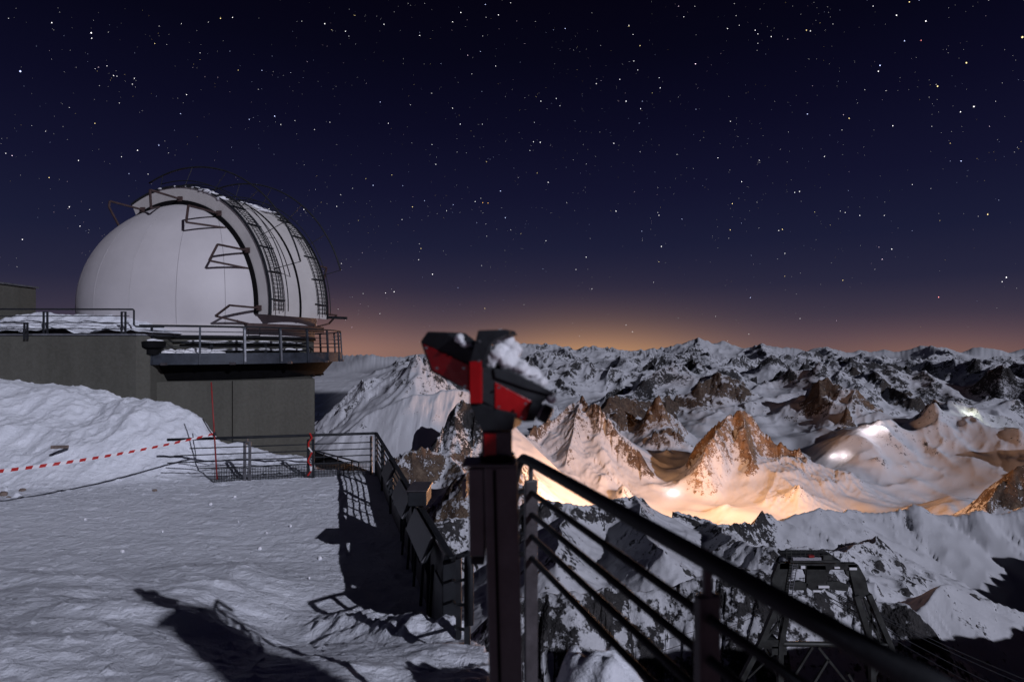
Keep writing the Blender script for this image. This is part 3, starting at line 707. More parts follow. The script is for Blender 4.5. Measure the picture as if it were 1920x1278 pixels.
for i in range(40):
    ph = rnd.uniform(58, 92); lumps.append((sl(ph, rnd.uniform(-AW + .1, -AW + .9), RS - .01), rnd.uniform(.1, .25), rnd.uniform(.1, .25), rnd.uniform(.02, .04)))
def snow_flat(name, lumps, parent, seed=1, th=.02, sub=2):
    bm = bmesh.new()
    for c, rx, ry, rz in lumps:
        M = Matrix.Translation(Vector(c)) @ Matrix.Diagonal((rx, ry, rz, 1)); bmesh.ops.create_icosphere(bm, subdivisions=sub, radius=1, matrix=M)
    from mathutils import noise as mn
    for v in bm.verts: v.co += v.normal * mn.fractal(v.co * 7, 1, 2, 3) * th
    me = bpy.data.meshes.new(name); bm.to_mesh(me); bm.free(); me.materials.append(MATS['snow_clump'])
    me.polygons.foreach_set('use_smooth', [True] * len(me.polygons))
    o0 = Vector(parent['org']) if parent is not None else Vector((0, 0, 0))
    for v in me.vertices: v.co -= o0
    o = bpy.data.objects.new(name, me); COL.objects.link(o); o.parent = parent; return o
o = snow_flat('snow_dusting', lumps, None, 3); tag(o, 'thin crust of snow clinging to the top of the dome shutter', 'snow', kind='stuff')

# tower
tower = thing('observatory_tower', (CX, CY, -6), 'round dark concrete tower carrying the observatory dome, with a steel walkway round it', 'tower')
RT = 3.55; NP = 9
for k in range(NP):
    a0 = -140 + k * 31.0; m = MB(); m.add(*ring(RT - .2, RT, -.93, .40, a0 + .12, a0 + 30.88, 12)); m.build('wall_panel', 'concrete', tower, smooth=True, angle=40)
m = MB(); m.add(*ring(RT - .3, RT - .03, -.95, .39, 0, 360, 64)); m.build('inner_wall', 'concrete', tower, smooth=True, angle=40)
# flat-sided base under the corbel
base = [(-6.10, 17.6), (-8.07, 16.42), (-10.30, 15.62), (-13.6, 17.0), (-14.0, 21.0), (-11.0, 23.3), (-8.1, 22.2)]
m = MB(); cxy = Vector((-10.4, 19.4)); inner = [cxy + (Vector(q) - cxy) * .97 for q in base]
m.prism([(q.x, q.y, -6) for q in inner], (0, 0, 5.10)); m.build('core', 'concrete', tower)
for i in range(len(base)):
    a, b = Vector(base[i]), Vector(base[(i + 1) % len(base)]); dv = (b - a).normalized() * .012
    for z0, z1 in ((-6, -3.62), (-3.60, -.905)):
        ia, ib = cxy + (a - cxy) * .975, cxy + (b - cxy) * .975
        m = MB(); m.prism([(a.x + dv.x, a.y + dv.y, z0), (b.x - dv.x, b.y - dv.y, z0), (ib.x, ib.y, z0), (ia.x, ia.y, z0)], (0, 0, z1 - z0)); m.build('wall_panel', 'concrete', tower, bevel=.008)
m = MB(); m.add(*ring(RT - .1, RT + .07, .33, .42, 0, 360, 64)); m.build('bearing_gap', 'rubber', tower, smooth=True, angle=40)
WA, WB = -83, 62                                                   # the walkway runs from the building round to the far side
m = MB(); m.add(*ring(RT + .01, 4.50, -.20, -.15, WA, WB, 40)); m.build('walkway_deck', 'blue_steel', tower, smooth=True, angle=40)
m = MB(); m.add(*ring(4.46, 4.54, -.42, -.10, WA, WB, 40)); m.build('fascia', 'blue_steel', tower, smooth=True, angle=40)
m = MB(); vs, fs = ring(RT + .01, 4.40, -.43, -.25, WA, WB, 40)
vs = [v for v in vs]
# the dark corbel slopes back to the wall underneath
vv = []
for i, (x, y, z) in enumerate(vs):
    k = i % 4; d = Vector((x - CX, y - CY, 0)); 
    if k == 0: z = -.88
    if k == 1: d = d.normalized() * 3.86; z = -.88
    vv.append((CX + d.x, CY + d.y, z))
m.add(vv, fs); m.build('corbel', 'rubber', tower, smooth=True, angle=40)
for i in range(14):
    a = lerp(WA + 4, WB - 4, i / 13); c, s_ = math.cos(R(a)), math.sin(R(a))
    m = MB(); m.bar((CX + c * (RT + .02), CY + s_ * (RT + .02), -.91), (CX + c * 3.9, CY + s_ * 3.9, -.91), .16, .07); m.build('joist', 'rubber', tower)
for i in range(6):
    a = lerp(WA + 8, WB - 30, i / 5); c, s_ = math.cos(R(a)), math.sin(R(a)); m = MB(); m.box((CX + c * 4.55, CY + s_ * 4.55, -.40), (.14, .1, .07)); m.build('deck_bracket', 'grey_steel', tower)
def arcpts(r, z, a0, a1, n=40): return [(CX + math.cos(R(lerp(a0, a1, i / n))) * r, CY + math.sin(R(lerp(a0, a1, i / n))) * r, z) for i in range(n + 1)]
m = MB(); m.tube(arcpts(4.50, .66, WA, WB), .026, 6); m.build('top_rail', 'black_steel', tower, smooth=True)
for z in (.08, .22, .36, .50): 
    m = MB(); m.tube(arcpts(4.50, z, WA, WB), .012, 5); m.build('rail', 'black_steel', tower, smooth=True)
for a in (-79, -64, -49.5, -36, -23, -9, 5, 20, 36, 52):
    c, s_ = math.cos(R(a)), math.sin(R(a)); wd = .05 if a < -60 else .07
    m = MB(); m.bar((CX + c * 4.56, CY + s_ * 4.56, -.42), (CX + c * 4.50, CY + s_ * 4.50, .64), wd, .05); m.build('post', 'blue_steel', tower)
    if -52 < a < -30:
        m = MB(); m.bar((CX + c * 4.60, CY + s_ * 4.60, -.36), (CX + c * 4.54, CY + s_ * 4.54, .58), .05, .03); m.build('rime_strip', 'galvanised', tower)
# pipes along the tower wall, capped with snow
for z, a0, a1 in ((.20, -72, -8), (-.03, -84, -8)):
    m = MB(); m.tube(arcpts(RT + .16, z, a0, a1), .035, 8); m.build('pipe', 'black_steel', tower, smooth=True)
    m = MB()
    for b0, b1 in ((-70, -53), (-52, -41), (-40, -26), (-25, -12)):
        m.tube([(x, y, z + .03 + .012 * math.sin(i * .6)) for i, (x, y, z_) in enumerate(arcpts(RT + .17, z, b0, b1, 12))], [.01] + [.034] * 11 + [.01], 7)
    m.build('pipe_snow', 'snow_clump', tower, smooth=True)
for a in (-60, -47, -36, -27):
    c, s_ = math.cos(R(a)), math.sin(R(a)); m = MB(); m.bar((CX + c * (RT + .16), CY + s_ * (RT + .16), -.15), (CX + c * (RT + .16), CY + s_ * (RT + .16), .2), .07, .07); m.build('pipe_bracket', 'black_steel', tower)
rnd = random.Random(9); lumps = []
for i in range(60):
    a = rnd.uniform(-80, -57); r_ = rnd.uniform(3.75, 4.35); k = math.sin((a + 80) / 23 * math.pi)
    lumps.append(((CX + math.cos(R(a)) * r_, CY + math.sin(R(a)) * r_, -.15), rnd.uniform(.08, .22), rnd.uniform(.08, .22), rnd.uniform(.05, .10 + .11 * k)))
o = snow_flat('snow_heap', lumps, None, 5, .03, 3); tag(o, 'heap of snow lying on the steel walkway at the left end of the tower', 'snow')
# cabinet at the walkway's left end
cb = thing('cable_drum', (-9.86, 15.62, -.15), 'dark round-topped cabinet capped with snow at the left end of the tower walkway', 'cabinet')
m = MB(); m.tube([(-9.86, 15.62, -.13), (-9.86, 15.62, .0), (-9.86, 15.62, .06), (-9.86, 15.62, .20), (-9.86, 15.62, .23)], [.2, .2, .30, .32, .26], 18); m.build('housing', 'rubber', cb, smooth=True, angle=40)
o = snow_flat('snow_cap', [((-9.9, 15.6, .25), .2, .16, .05), ((-9.7, 15.6, .24), .14, .14, .03)], cb, 2, .01, 3)

# ------------------------------------------------------------------ building on the left
bld = thing('terrace_building', (-14.5, 16, -3), 'low flat-roofed concrete building left of the dome tower with a snowy roof', 'building')
WX, WY, WZ = -9.85, 15.25, .375
m = MB(); m.prism([(-24, WY, -3.2), (WX - .22, WY, -3.2), (WX, WY + .25, -3.2), (WX, 17.2, -3.2), (-24, 17.2, -3.2)], (0, 0, 3.2 + WZ)); m.build('wall', 'concrete', bld, bevel=.02)
m = MB(); m.prism([(-24, WY - .03, WZ), (WX - .2, WY - .03, WZ), (WX + .02, WY + .24, WZ), (WX + .02, 17.2, WZ), (-24, 17.2, WZ)], (0, 0, .05)); m.build('roof_slab', 'galvanised', bld)
m = MB(); m.prism([(-24, 17.21, -3.2), (-12.6, 17.21, -3.2), (-12.6, 21, -3.2), (-24, 21, -3.2)], (0, 0, 3.2 + WZ)); m.build('rear_wall', 'concrete', bld)
blk = thing('roof_block', (-15.9, 16.9, WZ), 'plain concrete block with a white coping standing on the roof at the left edge', 'block')
m = MB(); m.box((-17.2, 17.2, 1.18), (4.3 , 1.6, 1.5)); m.build('wall', 'concrete', blk, bevel=.02)
m = MB(); m.box((-17.2, 17.2, 1.955), (4.4, 1.7, .05)); m.build('coping', 'galvanised', blk)
rs = thing('roof_snow', (-13, 16, .43), 'piled snow on the building roof behind its railing', 'snow')
gx2 = np.arange(-20, WX + .25, .035); gy2 = np.arange(WY + .05, 17.6, .04); A2, B2 = np.meshgrid(gx2, gy2, indexing='ij')
prof = np.interp(A2, [-20, -15.4, -14.2, -13.6, -12.9, -12.2, -11.6, -11.0, -10.4, -9.9, -9.6], [.12, .16, .42, .52, .46, .50, .42, .30, .22, .10, .0])
lum2 = fbm(A2, B2, .8, 3, 400) * .14 + (1 - 2 * np.abs(gn(A2 / .35, B2 / .35, 411))) * .07
zz = .428 + np.clip(prof * sstep(WY, WY + 1.1, B2) + lum2 * sstep(0, .3, prof) + .03, .006, 9) * sstep(17.6, 17.0, B2)
o = grid_mesh('snow_surface', (A2 + 13).ravel(), (B2 - 16).ravel(), (zz - .43).ravel(), len(gx2), len(gy2), 'snow'); o.parent = rs

def railing(name, label, posts, rails, cat='railing', group=None, post_w=.05, post_mat='black_steel', rail_mat='black_steel', top_r=.024, rail_r=.011, double=False):
    """posts: list of (x, y, z0, z1); rails: list of (name, points)"""
    x, y, z0, z1 = posts[0]; t = thing(name, (x, y, z0), label, cat, group)
    for x, y, z0, z1 in posts:
        m = MB()
        if double:
            for s_ in (-1, 1): m.bar((x + s_ * double, y, z0), (x + s_ * double, y, z1), post_w * .45, post_w)
            m.bar((x - double, y, z1 - .01), (x + double, y, z1 - .01), post_w * .45, post_w, up=(0, 1, 0))
        else: m.bar((x, y, z0), (x, y, z1), post_w, post_w)
        m.build('post', post_mat, t)
    for nm, pts in rails:
        m = MB(); m.tube(pts, top_r if nm == 'top_rail' else rail_r, 7); m.build(nm, rail_mat, t, smooth=True)
    return t
yr = WY + .06
railing('roof_railing', 'thin dark railing along the roof edge of the low building left of the dome',
        [(x, yr, WZ, 1.02) for x in (-19.5, -17, -14.7, -12.55, -10.45)],
        [('top_rail', [(-24, yr, 1.10), (-10.2, yr, 1.08), (-10.17, yr, 1.05), (-10.17, yr, .66), (-10.12, yr, .62), (-9.9, yr + .05, .61), (-9.55, 15.62, .62)])] +
        [('rail', [(-24, yr, z), (-10.3, yr, z)]) for z in (.56, .72, .90)], double=.05)
# the second thin railing in front of the roof railing on the far left
railing('parapet_railing', 'lower thin-barred railing in front of the roof railing, at the left edge',
        [(x, 15.16, WZ - .1, .70) for x in (-17.6, -15.4, -12.95)], [('top_rail', [(-24, 15.16, .70), (-12.9, 15.16, .71), (-12.9, 15.16, .45)])] + [('rail', [(-24, 15.16, z), (-12.9, 15.16, z)]) for z in (.50, .60)], double=.04, top_r=.016, rail_r=.008)
# ------------------------------------------------------------------ lower terrace: far railing with mesh, left railing with boards, stair railing
ZT = -1.91
FR = [(-3.1, 13.0), (-7.3, 12.05)]
def frp(t, z): return (lerp(FR[0][0], FR[1][0], t), lerp(FR[0][1], FR[1][1], t), z)
ft = thing('terrace_railing', (*FR[0], -2.95), 'black railing with low wire mesh across the far end of the snowy terrace', 'railing')
for t in (0.0, .33, .635):
    x, y, _ = frp(t, 0); m = MB(); zb = gz(x, y) - .15
    if t == 0: m.bar((x - .12, y, zb), (x - .12, y, ZT - .06), .045, .05); m.bar((x + .0, y, zb), (x + .0, y, ZT - .02), .12, .05)
    else:
        for s_ in (-1, 1): m.bar((x + s_ * .055, y, zb), (x + s_ * .055, y, ZT - .09), .03, .06)
        m.bar((x - .06, y, ZT - .10), (x + .06, y, ZT - .10), .03, .06, up=(0, 1, 0)); m.bar((x, y, ZT - .1), (x, y, ZT), .03, .03)
    m.build('post', 'grey_paint' if t != .33 else 'black_steel', ft, bevel=.006)
m = MB(); m.tube([frp(t, ZT) for t in (0, .3, .6, 1.0)], .03, 8); m.build('top_rail', 'black_steel', ft, smooth=True)
for dz, te in zip((.20, .345, .49, .635), (.90, .97, 1.0, .86)):
    m = MB(); m.tube([frp(t, ZT - dz) for t in (.02, te)], .013, 6); m.build('rail', 'black_steel', ft, smooth=True)
# mesh: vertical wires as parts, three horizontal wires
zm = ZT - .66
x1 = 0
for i in range(100):
    t = .035 + i * .0076
    x, y, _ = frp(t, 0); y += .02
    zg = gz(x, y) - .04
    if zg > zm - .02: continue
    m = MB(); m.bar((x, y, zg), (x, y, zm), .012 if t > .12 else .006, .01); m.build('mesh_wire', 'black_steel', ft)
for dz in (.0, .10, .22):
    m = MB(); m.bar(frp(.035, zm - dz), frp(.8, zm - dz), .01, .01); m.build('mesh_wire', 'black_steel', ft)
# left railing, towards the camera
LA, LB = Vector((-3.1, 13.0, 0)), Vector((-.55, 5.2, 0)); LD = (LB - LA).normalized(); LN = Vector((LD.y, -LD.x, 0))   # LN points away from the terrace
if LN.x < 0: LN = -LN
LL = (LB - LA).length
def lp(s, z, off=0): p = LA + LD * s - LN * off; return Vector((p.x, p.y, z))
lr = thing('viewing_railing', (-.55, 5.2, -2.95), 'black railing closed with dark boards along the drop on the right of the snowy terrace', 'railing')
m = MB(); m.bar(lp(-.02, ZT), lp(LL + .02, ZT), .06, .045, up=(0, 0, 1)); m.build('top_rail', 'black_steel', lr, bevel=.008)
SO = 4.7                                                         # open bars up to here, boards beyond
for s_ in (.0, 1.57, 3.14, SO, 5.9, 7.05, LL - .04):
    m = MB(); m.bar(lp(s_, -3.3), lp(s_, ZT), .05, .07); m.build('post', 'black_steel', lr, bevel=.006)
for k in range(1, 5):
    m = MB(); m.tube([lp(.02, ZT - .125 * k), lp(SO, ZT - .125 * k)], .014, 6); m.build('rail', 'black_steel', lr, smooth=True)
for i, (a, b) in enumerate(((.03, 1.54), (1.60, 3.11), (3.17, SO - .03))):
    m = MB(); c0, c1 = lp(a, 0), lp(b, 0); m.prism([lp(a, -3.3), lp(b, -3.3), lp(b, ZT - .60), lp(a, ZT - .60)], LN * .012); m.build('kick_board', 'grey_steel', lr)
for a, b in ((SO + .03, 5.87), (5.93, 7.02), (7.08, LL - .07)):
    m = MB(); m.prism([lp(a, -3.3), lp(b, -3.3), lp(b, ZT - .10), lp(a, ZT - .10)], LN * .015); m.build('board', 'grey_steel', lr)
m = MB(); m.bar(lp(LL, -3.6), lp(LL, ZT + .01), .17, .15); m.build('corner_post', 'black_steel', lr, bevel=.01)
m = MB(); m.prism([lp(LL - .55, -3.3, .04), lp(LL - .14, -3.3, .04), lp(LL - .14, ZT - .3, .04), lp(LL - .55, ZT - .3, .04)], LN * -.02); m.build('board', 'grey_paint', lr)
# braces behind the boards
for s_ in (5.2, 5.75, 6.3, 6.85, 7.4):
    m = MB(); m.bar(lp(s_, -3.2, .09), lp(s_, -2.25, .03), .03, .03); m.build('brace', 'black_steel', lr)
# panorama boards, tilted, on the railing
for i, (s_, w, lab) in enumerate(((3.55, .85, 'tilted grey panorama board on the railing, farthest of the three'), (5.35, 1.15, 'tilted grey panorama board on the railing, middle one of the three'), (6.95, 1.15, 'tilted grey panorama board on the railing, nearest to the telescope'))):
    t = thing('panorama_board', tuple(lp(s_, ZT - .1)), lab, 'sign', 'tilted panorama boards along the railing')
    d0, d1 = .04, .15
    a0, a1, b1, b0 = lp(s_ - w / 2, ZT - .02, d0), lp(s_ + w / 2, ZT - .02, d0), lp(s_ + w / 2, ZT - .27, d1), lp(s_ - w / 2, ZT - .27, d1)
    nn = (a1 - a0).cross(b0 - a0).normalized()
    m = MB(); m.prism([a0, a1, b1, b0], nn * -.03); m.build('plate', 'grey_paint', t, bevel=.006)
    m = MB()
    for p, q_ in ((a0, a1), (a1, b1), (b1, b0), (b0, a0)): m.bar(p + nn * .01, q_ + nn * .01, .03, .02)
    m.build('frame', 'black_steel', t)
    for e in (-.35, .35):
        m = MB(); m.bar(lp(s_ + e * w, ZT - .24, .13), lp(s_ + e * w, ZT - .62, .03), .03, .03); m.build('bracket', 'black_steel', t)
# small box on the railing (it throws the notch in the shadow)
bx = thing('railing_box', tuple(lp(6.35, ZT)), 'small dark box fixed on top of the boarded railing', 'box')
m = MB(); m.box(lp(6.35, ZT + .14), (.22, .42, .18)); m.build('case', 'black_steel', bx, bevel=.01)
m = MB(); m.box(lp(6.35, ZT + .235), (.25, .46, .015)); m.build('lid', 'grey_steel', bx)
# stair railing rising from the lower corner behind the telescope post
SA, SB = Vector((-.55, 5.2, ZT)), Vector((-.33, 4.2, -1.50))
sr = thing('stair_railing', (-.55, 5.2, -2.95), 'black sloping stair railing rising behind the telescope post', 'railing')
m = MB(); m.tube([SA + Vector((0, 0, -.02)), lerp(SA, SB, .5), SB, SB + Vector((.03, -.06, -.08)), SB + Vector((.03, -.06, -.5))], .022, 8); m.build('top_rail', 'black_steel', sr, smooth=True)
for k in range(1, 4):
    dz = Vector((0, 0, -.19 * k)); m = MB(); m.tube([SA + dz, lerp(SA, SB, .5) + dz + Vector((-.02, 0, -.02)), SB + dz], .013, 6); m.build('rail', 'black_steel', sr, smooth=True)
for t in (.5, 1.0):
    c = lerp(SA, SB, t); m = MB(); m.bar(c + Vector((0, 0, -1.3)), c, .045, .045); m.build('post', 'black_steel', sr)
m = MB(); m.prism([SA + Vector((0, 0, -.95)), SB + Vector((0, 0, -.95)), SB + Vector((0, 0, -1.5)), SA + Vector((0, 0, -1.35))], (.05, .01, 0)); m.build('stair_string', 'grey_steel', sr)
# near railing on the right
nr = thing('platform_railing', (.06, 2.4, -1.6), 'thick black tube railing with four lower bars running towards the camera on the right', 'railing')
NA_, NB_ = Vector((.06, 2.42, -.466)), Vector((.635, .62, -.466)); ND = (NB_ - NA_).normalized()
m = MB()
m.tube([NA_ + Vector((-.067, .22, -.24)), NA_ + Vector((-.050, .12, -.12)), NA_ + Vector((-.033, .05, -.03)), NA_ + Vector((-.01, .01, .0)), NA_ + ND * .06] + [NA_ + ND * s_ for s_ in (.3, .8, 1.2, 1.9)], .0215, 14); m.build('top_rail', 'black_steel', nr, smooth=True)
for k in range(1, 5):
    dz = Vector((0, 0, -.125 - .09 * (k - 1))); m = MB(); m.tube([NA_ + dz + Vector((-.067, .22, -.20)), NA_ + dz + Vector((-.03, .06, -.03)), NA_ + dz + ND * .03, NB_ + dz], .0115, 8); m.build('rail', 'black_steel', nr, smooth=True)
for s_, w in ((.06, .055), (1.22, .055)):
    c = NA_ + ND * s_
    m = MB(); m.bar(c + Vector((0, 0, -1.25)), c + Vector((0, 0, -.075)), w * .45, w, up=LN); m.bar(c + Vector((0, 0, -.09)), c, .02, .02); m.build('post', 'grey_steel', nr, bevel=.004)
m = MB(); m.prism([NA_ + Vector((.03, .02, -.95)), NB_ + Vector((.03, 0, -.95)), NB_ + Vector((.03, 0, -1.25)), NA_ + Vector((.03, .02, -1.5))], (.03, .01, 0)); m.build('kick_board', 'grey_steel', nr)

# unseen block added behind the camera on the right: it throws the broad shadow on the near snow
fl = thing('shade_block', (4.05, -2.7, -3), 'square dark block added behind the camera to shade the near snow, out of view', 'shadow block')
m = MB(); m.box((4.05, -2.7, -.4), (.40, .40, 5.5)); m.build('stack', 'concrete', fl, bevel=.02)
m = MB(); m.box((4.05, -2.7, 2.38), (.5, .5, .08)); m.build('cap', 'galvanised', fl)

# ------------------------------------------------------------------ coin telescope
TY_ = 1.7
tp = P(925, 860, TY_); tel = thing('coin_telescope', (tp.x + .03, TY_, -1.6), 'red and black coin-operated viewing telescope with snow on it, on a dark steel post', 'telescope')
# post
m = MB(); a = P(939, 868, TY_); b = P(950, 1300, TY_); b2 = a + (b - a) * 1.75
m.bar(b2, a, .098, .10, up=(0, 1, 0)); m.build('post', 'post_steel', tel, bevel=.006)
m = MB(); m.bar(b2 + Vector((-.018, -.052, 0)), a + Vector((-.018, -.052, -.01)), .008, .006, up=(0, 1, 0)); m.build('post_seam', 'rubber', tel)
c1, c2 = P(894, 872, TY_), P(896, 1034, TY_)
m = MB(); m.bar(c2, c1, .045, .085, up=(0, 1, 0)); m.build('coin_box', 'post_steel', tel, bevel=.005)
m = MB(); m.bar(P(897, 1050, TY_), P(897, 1035, TY_), .04, .08, up=(0, 1, 0)); m.build('box_base', 'black_steel', tel, bevel=.004)
m = MB(); m.box(P(919, 866, TY_) + Vector((0, 0, .002)), (.158, .125, .008)); m.build('cap_plate', 'grey_paint', tel, bevel=.003)
m = MB(); m.box(P(872, 915, TY_), (.012, .04, .05)); m.build('coin_slot', 'galvanised', tel)
m = MB(); m.bar(P(921, 740, TY_ + .03), P(921, 850, TY_ + .03), .03, .03); m.build('spindle', 'black_steel', tel)
m = MB(); zc = P(932, 857, TY_); m.tube([zc + Vector((0, 0, -.006)), zc + Vector((0, 0, .013))], .052, 20); m.build('collar', 'rubber', tel, smooth=True, angle=40)
m = MB(); m.bar(P(932, 852, TY_), P(932, 806, TY_), .090, .07, up=(0, 1, 0)); m.build('neck', 'grey_paint', tel, bevel=.004)
m = MB(); m.bar(P(920, 851, TY_) + Vector((0, -.038, 0)), P(920, 808, TY_) + Vector((0, -.038, 0)), .035, .004, up=(0, 1, 0)); m.build('neck_stripe', 'red_paint', tel)
# head: a vertical working plane turned so that the objective end points away to the left
ang = R(12); U = Vector((math.cos(ang), -math.sin(ang), 0)); T = Vector((math.sin(ang), math.cos(ang), 0)); O = Vector(((925 - HX) / F * TY_, TY_, 0))
def hp(px, py, t=0):
    o_ = O + T * t; k = (px - HX) / F
    u = (k * o_.y - o_.x) / (U.x - k * U.y); q = o_ + U * u; q.z = (HY - py) / F * q.y; return q
def turn(deg):
    global U, T
    a = R(deg); U = Vector((math.cos(a), -math.sin(a), 0)); T = Vector((math.sin(a), math.cos(a), 0))
def plate(name, pts, t0, t1, mat, bevel=.003):
    # outline traced on the near face, then carried straight back
    m = MB(); m.prism([hp(x, y, t0) for x, y in pts], T * (t1 - t0)); return m.build(name, mat, tel, bevel=bevel)
turn(40)
plate('objective_housing', [(787, 640), (800, 621), (838, 623), (868, 646), (902, 660), (904, 752), (880, 736), (806, 697)], -.055, .03, 'black_steel', .006)
plate('side_panel', [(793, 645), (878, 684), (878, 731), (811, 694)], -.059, -.0555, 'red_paint', .001)
turn(12)
plate('side_panel', [(880, 678), (902, 676), (902, 756), (880, 756)], -.075, -.035, 'red_paint', .002)
plate('yoke', [(896, 619), (948, 617), (958, 622), (921, 640), (903, 690), (903, 757), (880, 757), (880, 680), (888, 650)], -.068, -.040, 'black_steel', .003)
plate('yoke', [(902, 622), (952, 619), (962, 640), (966, 700), (970, 760), (950, 800), (915, 800), (935, 760), (935, 640)], .07, .095, 'black_steel', .003)
plate('yoke_bridge', [(898, 620), (952, 618), (958, 628), (900, 632)], -.05, .05, 'black_steel', .003)
plate('yoke_base', [(879, 757), (903, 757), (935, 768), (966, 776), (962, 806), (903, 808), (893, 790)], -.062, .06, 'black_steel', .004)
turn(-6)
plate('eyepiece_housing', [(902, 688), (925, 690), (988, 716), (1037, 738), (1012, 760), (1003, 790), (984, 791), (930, 768), (902, 752)], -.050, .075, 'black_steel', .005)
plate('side_panel', [(928, 716), (997, 752), (985, 789), (928, 764)], -.055, -.0505, 'red_paint', .001)
plate('hood', [(925, 690), (960, 696), (1040, 736), (1036, 742), (985, 728), (928, 708)], -.062, .08, 'black_steel', .003)
turn(12)
for t_, nm in ((-.028, 'eyepiece'), (.035, 'eyepiece')):
    a = hp(996, 762, t_); b = hp(1032, 780, t_); m = MB(); d = b - a
    m.tube([a, a + d * .45, a + d * .5, a + d * .95, b], [.022, .022, .026, .026, .020], 18); ep = m.build(nm, 'black_steel', tel, smooth=True, angle=40)
    m = MB(); m.tube([b - d * .03, b + d * .01], .014, 16); m.build('lens', 'glass_dark', ep)
    m = MB(); m.tube([a + d * .50, a + d * .56], .0268, 18); m.build('lens_ring', 'galvanised', ep, smooth=True, angle=40)
m = MB(); a = hp(899, 676, -.07); m.tube([a, a - T * .006], .004, 10); m.build('screw', 'galvanised', tel)
for x_, y_ in ((800, 652), (870, 690), (820, 690), (872, 724), (936, 726), (986, 756), (978, 782), (936, 762), (884, 770), (898, 798), (900, 640)):
    a = hp(x_, y_, -.066); m = MB(); m.tube([a, a - T * .006], .0035, 8); m.build('screw', 'galvanised', tel)
# snow on it
o = snow_blob('snow_cap', [(hp(922, 680, .0), 0.0213, 0.0400, 0.0240), (hp(932, 664, .0), 0.0295, 0.0440, 0.0336), (hp(952, 676, .0), 0.0344, 0.0400, 0.0320), (hp(972, 690, .0), 0.0328, 0.0400, 0.0256), (hp(992, 702, .01), 0.0295, 0.0360, 0.0144), (hp(914, 700, .0), 0.0131, 0.0320, 0.0192), (hp(930, 640, .02), 0.0164, 0.0320, 0.0176),
    (hp(953, 640, .03), 0.0148, 0.0240, 0.0320), (hp(944, 627, .03), 0.0246, 0.0240, 0.0096), (hp(966, 662, .03), 0.0197, 0.0240, 0.0320), (hp(1010, 715, .02), 0.0197, 0.0320, 0.0080)], tel, .016, 2)
o = snow_blob('snow_cap', [(hp(862, 634, .0), .014, .04, .016), (hp(874, 645, .0), .018, .04, .010), (hp(884, 652, .01), .012, .03, .008)], tel, .005, 3)
o = snow_blob('snow_cap', [(hp(1034, 748, .01), .014, .02, .014)], tel, .003, 4)

# ------------------------------------------------------------------ poles, tape
def slender(name, label, a, b, r, mat, cat='pole'):
    t = thing(name, tuple(a), label, cat); m = MB(); m.tube([a, lerp(Vector(a), Vector(b), .5), b], [r, r, r * .8], 8); m.build('shaft', mat, t, smooth=True); return t
pa = P(407, 872, 12.1); pb = P(396, 716, 12.0)
rp = slender('marker_pole', 'tall thin red pole leaning in the snow by the end of the railing', tuple(pa + Vector((0, 0, -.3))), tuple(pb), .016, 'pole_red')
m = MB(); m.tube([lerp(pa, pb, .36), lerp(pa, pb, .40)], .03, 8); m.build('collar', 'black_steel', rp)
# guy rope from the heap to the pole's foot
g0, g1 = P(380, 785, 13.0), P(404, 822, 12.1); m = MB(); m.tube([g0, lerp(g0, g1, .5) + Vector((0, 0, -.03)), g1, P(460, 829, 12.2)], .012, 6)
o = m.build('guy_rope', 'black_steel', None, smooth=True); tag(o, 'dark rope from the snow heap to the red pole', 'rope')
# barrier tape: alternating red and white lengths, sagging towards the left edge
tape = thing('barrier_tape', tuple(P(404, 812, 12.1)), 'red and white barrier tape strung from the red pole to the left edge', 'tape')
T0, T1 = P(404, 812, 12.1), P(-140, 897, 8.6)
def tpt(t): p = lerp(T0, T1, t); p.z -= .42 * t * (1 - t); return p
nseg = 44; 
def tt_(i): u = i / nseg; return u ** .92
for i in range(nseg):
    t0, t1 = tt_(i), tt_(i + 1); red_ = i % 2 == 0; w0 = .021 + .010 * t0; m = MB(); tw = .25 * math.sin(i * .55)
    sk = (t1 - t0) * .25
    q0, q1 = tpt(t0), tpt(t1); wv = Vector((0, math.sin(tw), math.cos(tw)))
    a_, b_, c_, d_ = q0 + wv * w0, tpt(t1) + wv * w0, tpt(t1 + sk) - wv * w0, tpt(t0 + sk) - wv * w0
    m.prism([a_, b_, c_, d_], (0, .003, 0)); m.build('red_length' if red_ else 'white_length', 'tape_red' if red_ else 'tape', tape)
slender('tape_pole', 'thin red pole holding the left end of the barrier tape, outside the frame', tuple(T1 + Vector((0, 0, -.9))), tuple(T1 + Vector((0, 0, .25))), .02, 'pole_red')
# tape wound round the middle post of the far railing
wp = Vector(frp(.33, 0)); tw_ = thing('wound_tape', (wp.x, wp.y - .05, -2.6), 'red tape wound round the middle post of the far railing', 'tape')
for i in range(9):
    z0 = ZT + .06 - i * .105; x0 = wp.x + .05 * math.sin(i * 1.9); x1_ = wp.x + .05 * math.sin((i + 1) * 1.9)
    m = MB(); m.prism([(x0 - .018, wp.y - .055, z0), (x0 + .018, wp.y - .055, z0), (x1_ + .018, wp.y - .055, z0 - .11), (x1_ - .018, wp.y - .055, z0 - .11)], (0, .004, 0)); m.build('tape_turn', 'tape_red' if i % 4 != 3 else 'tape', tw_)
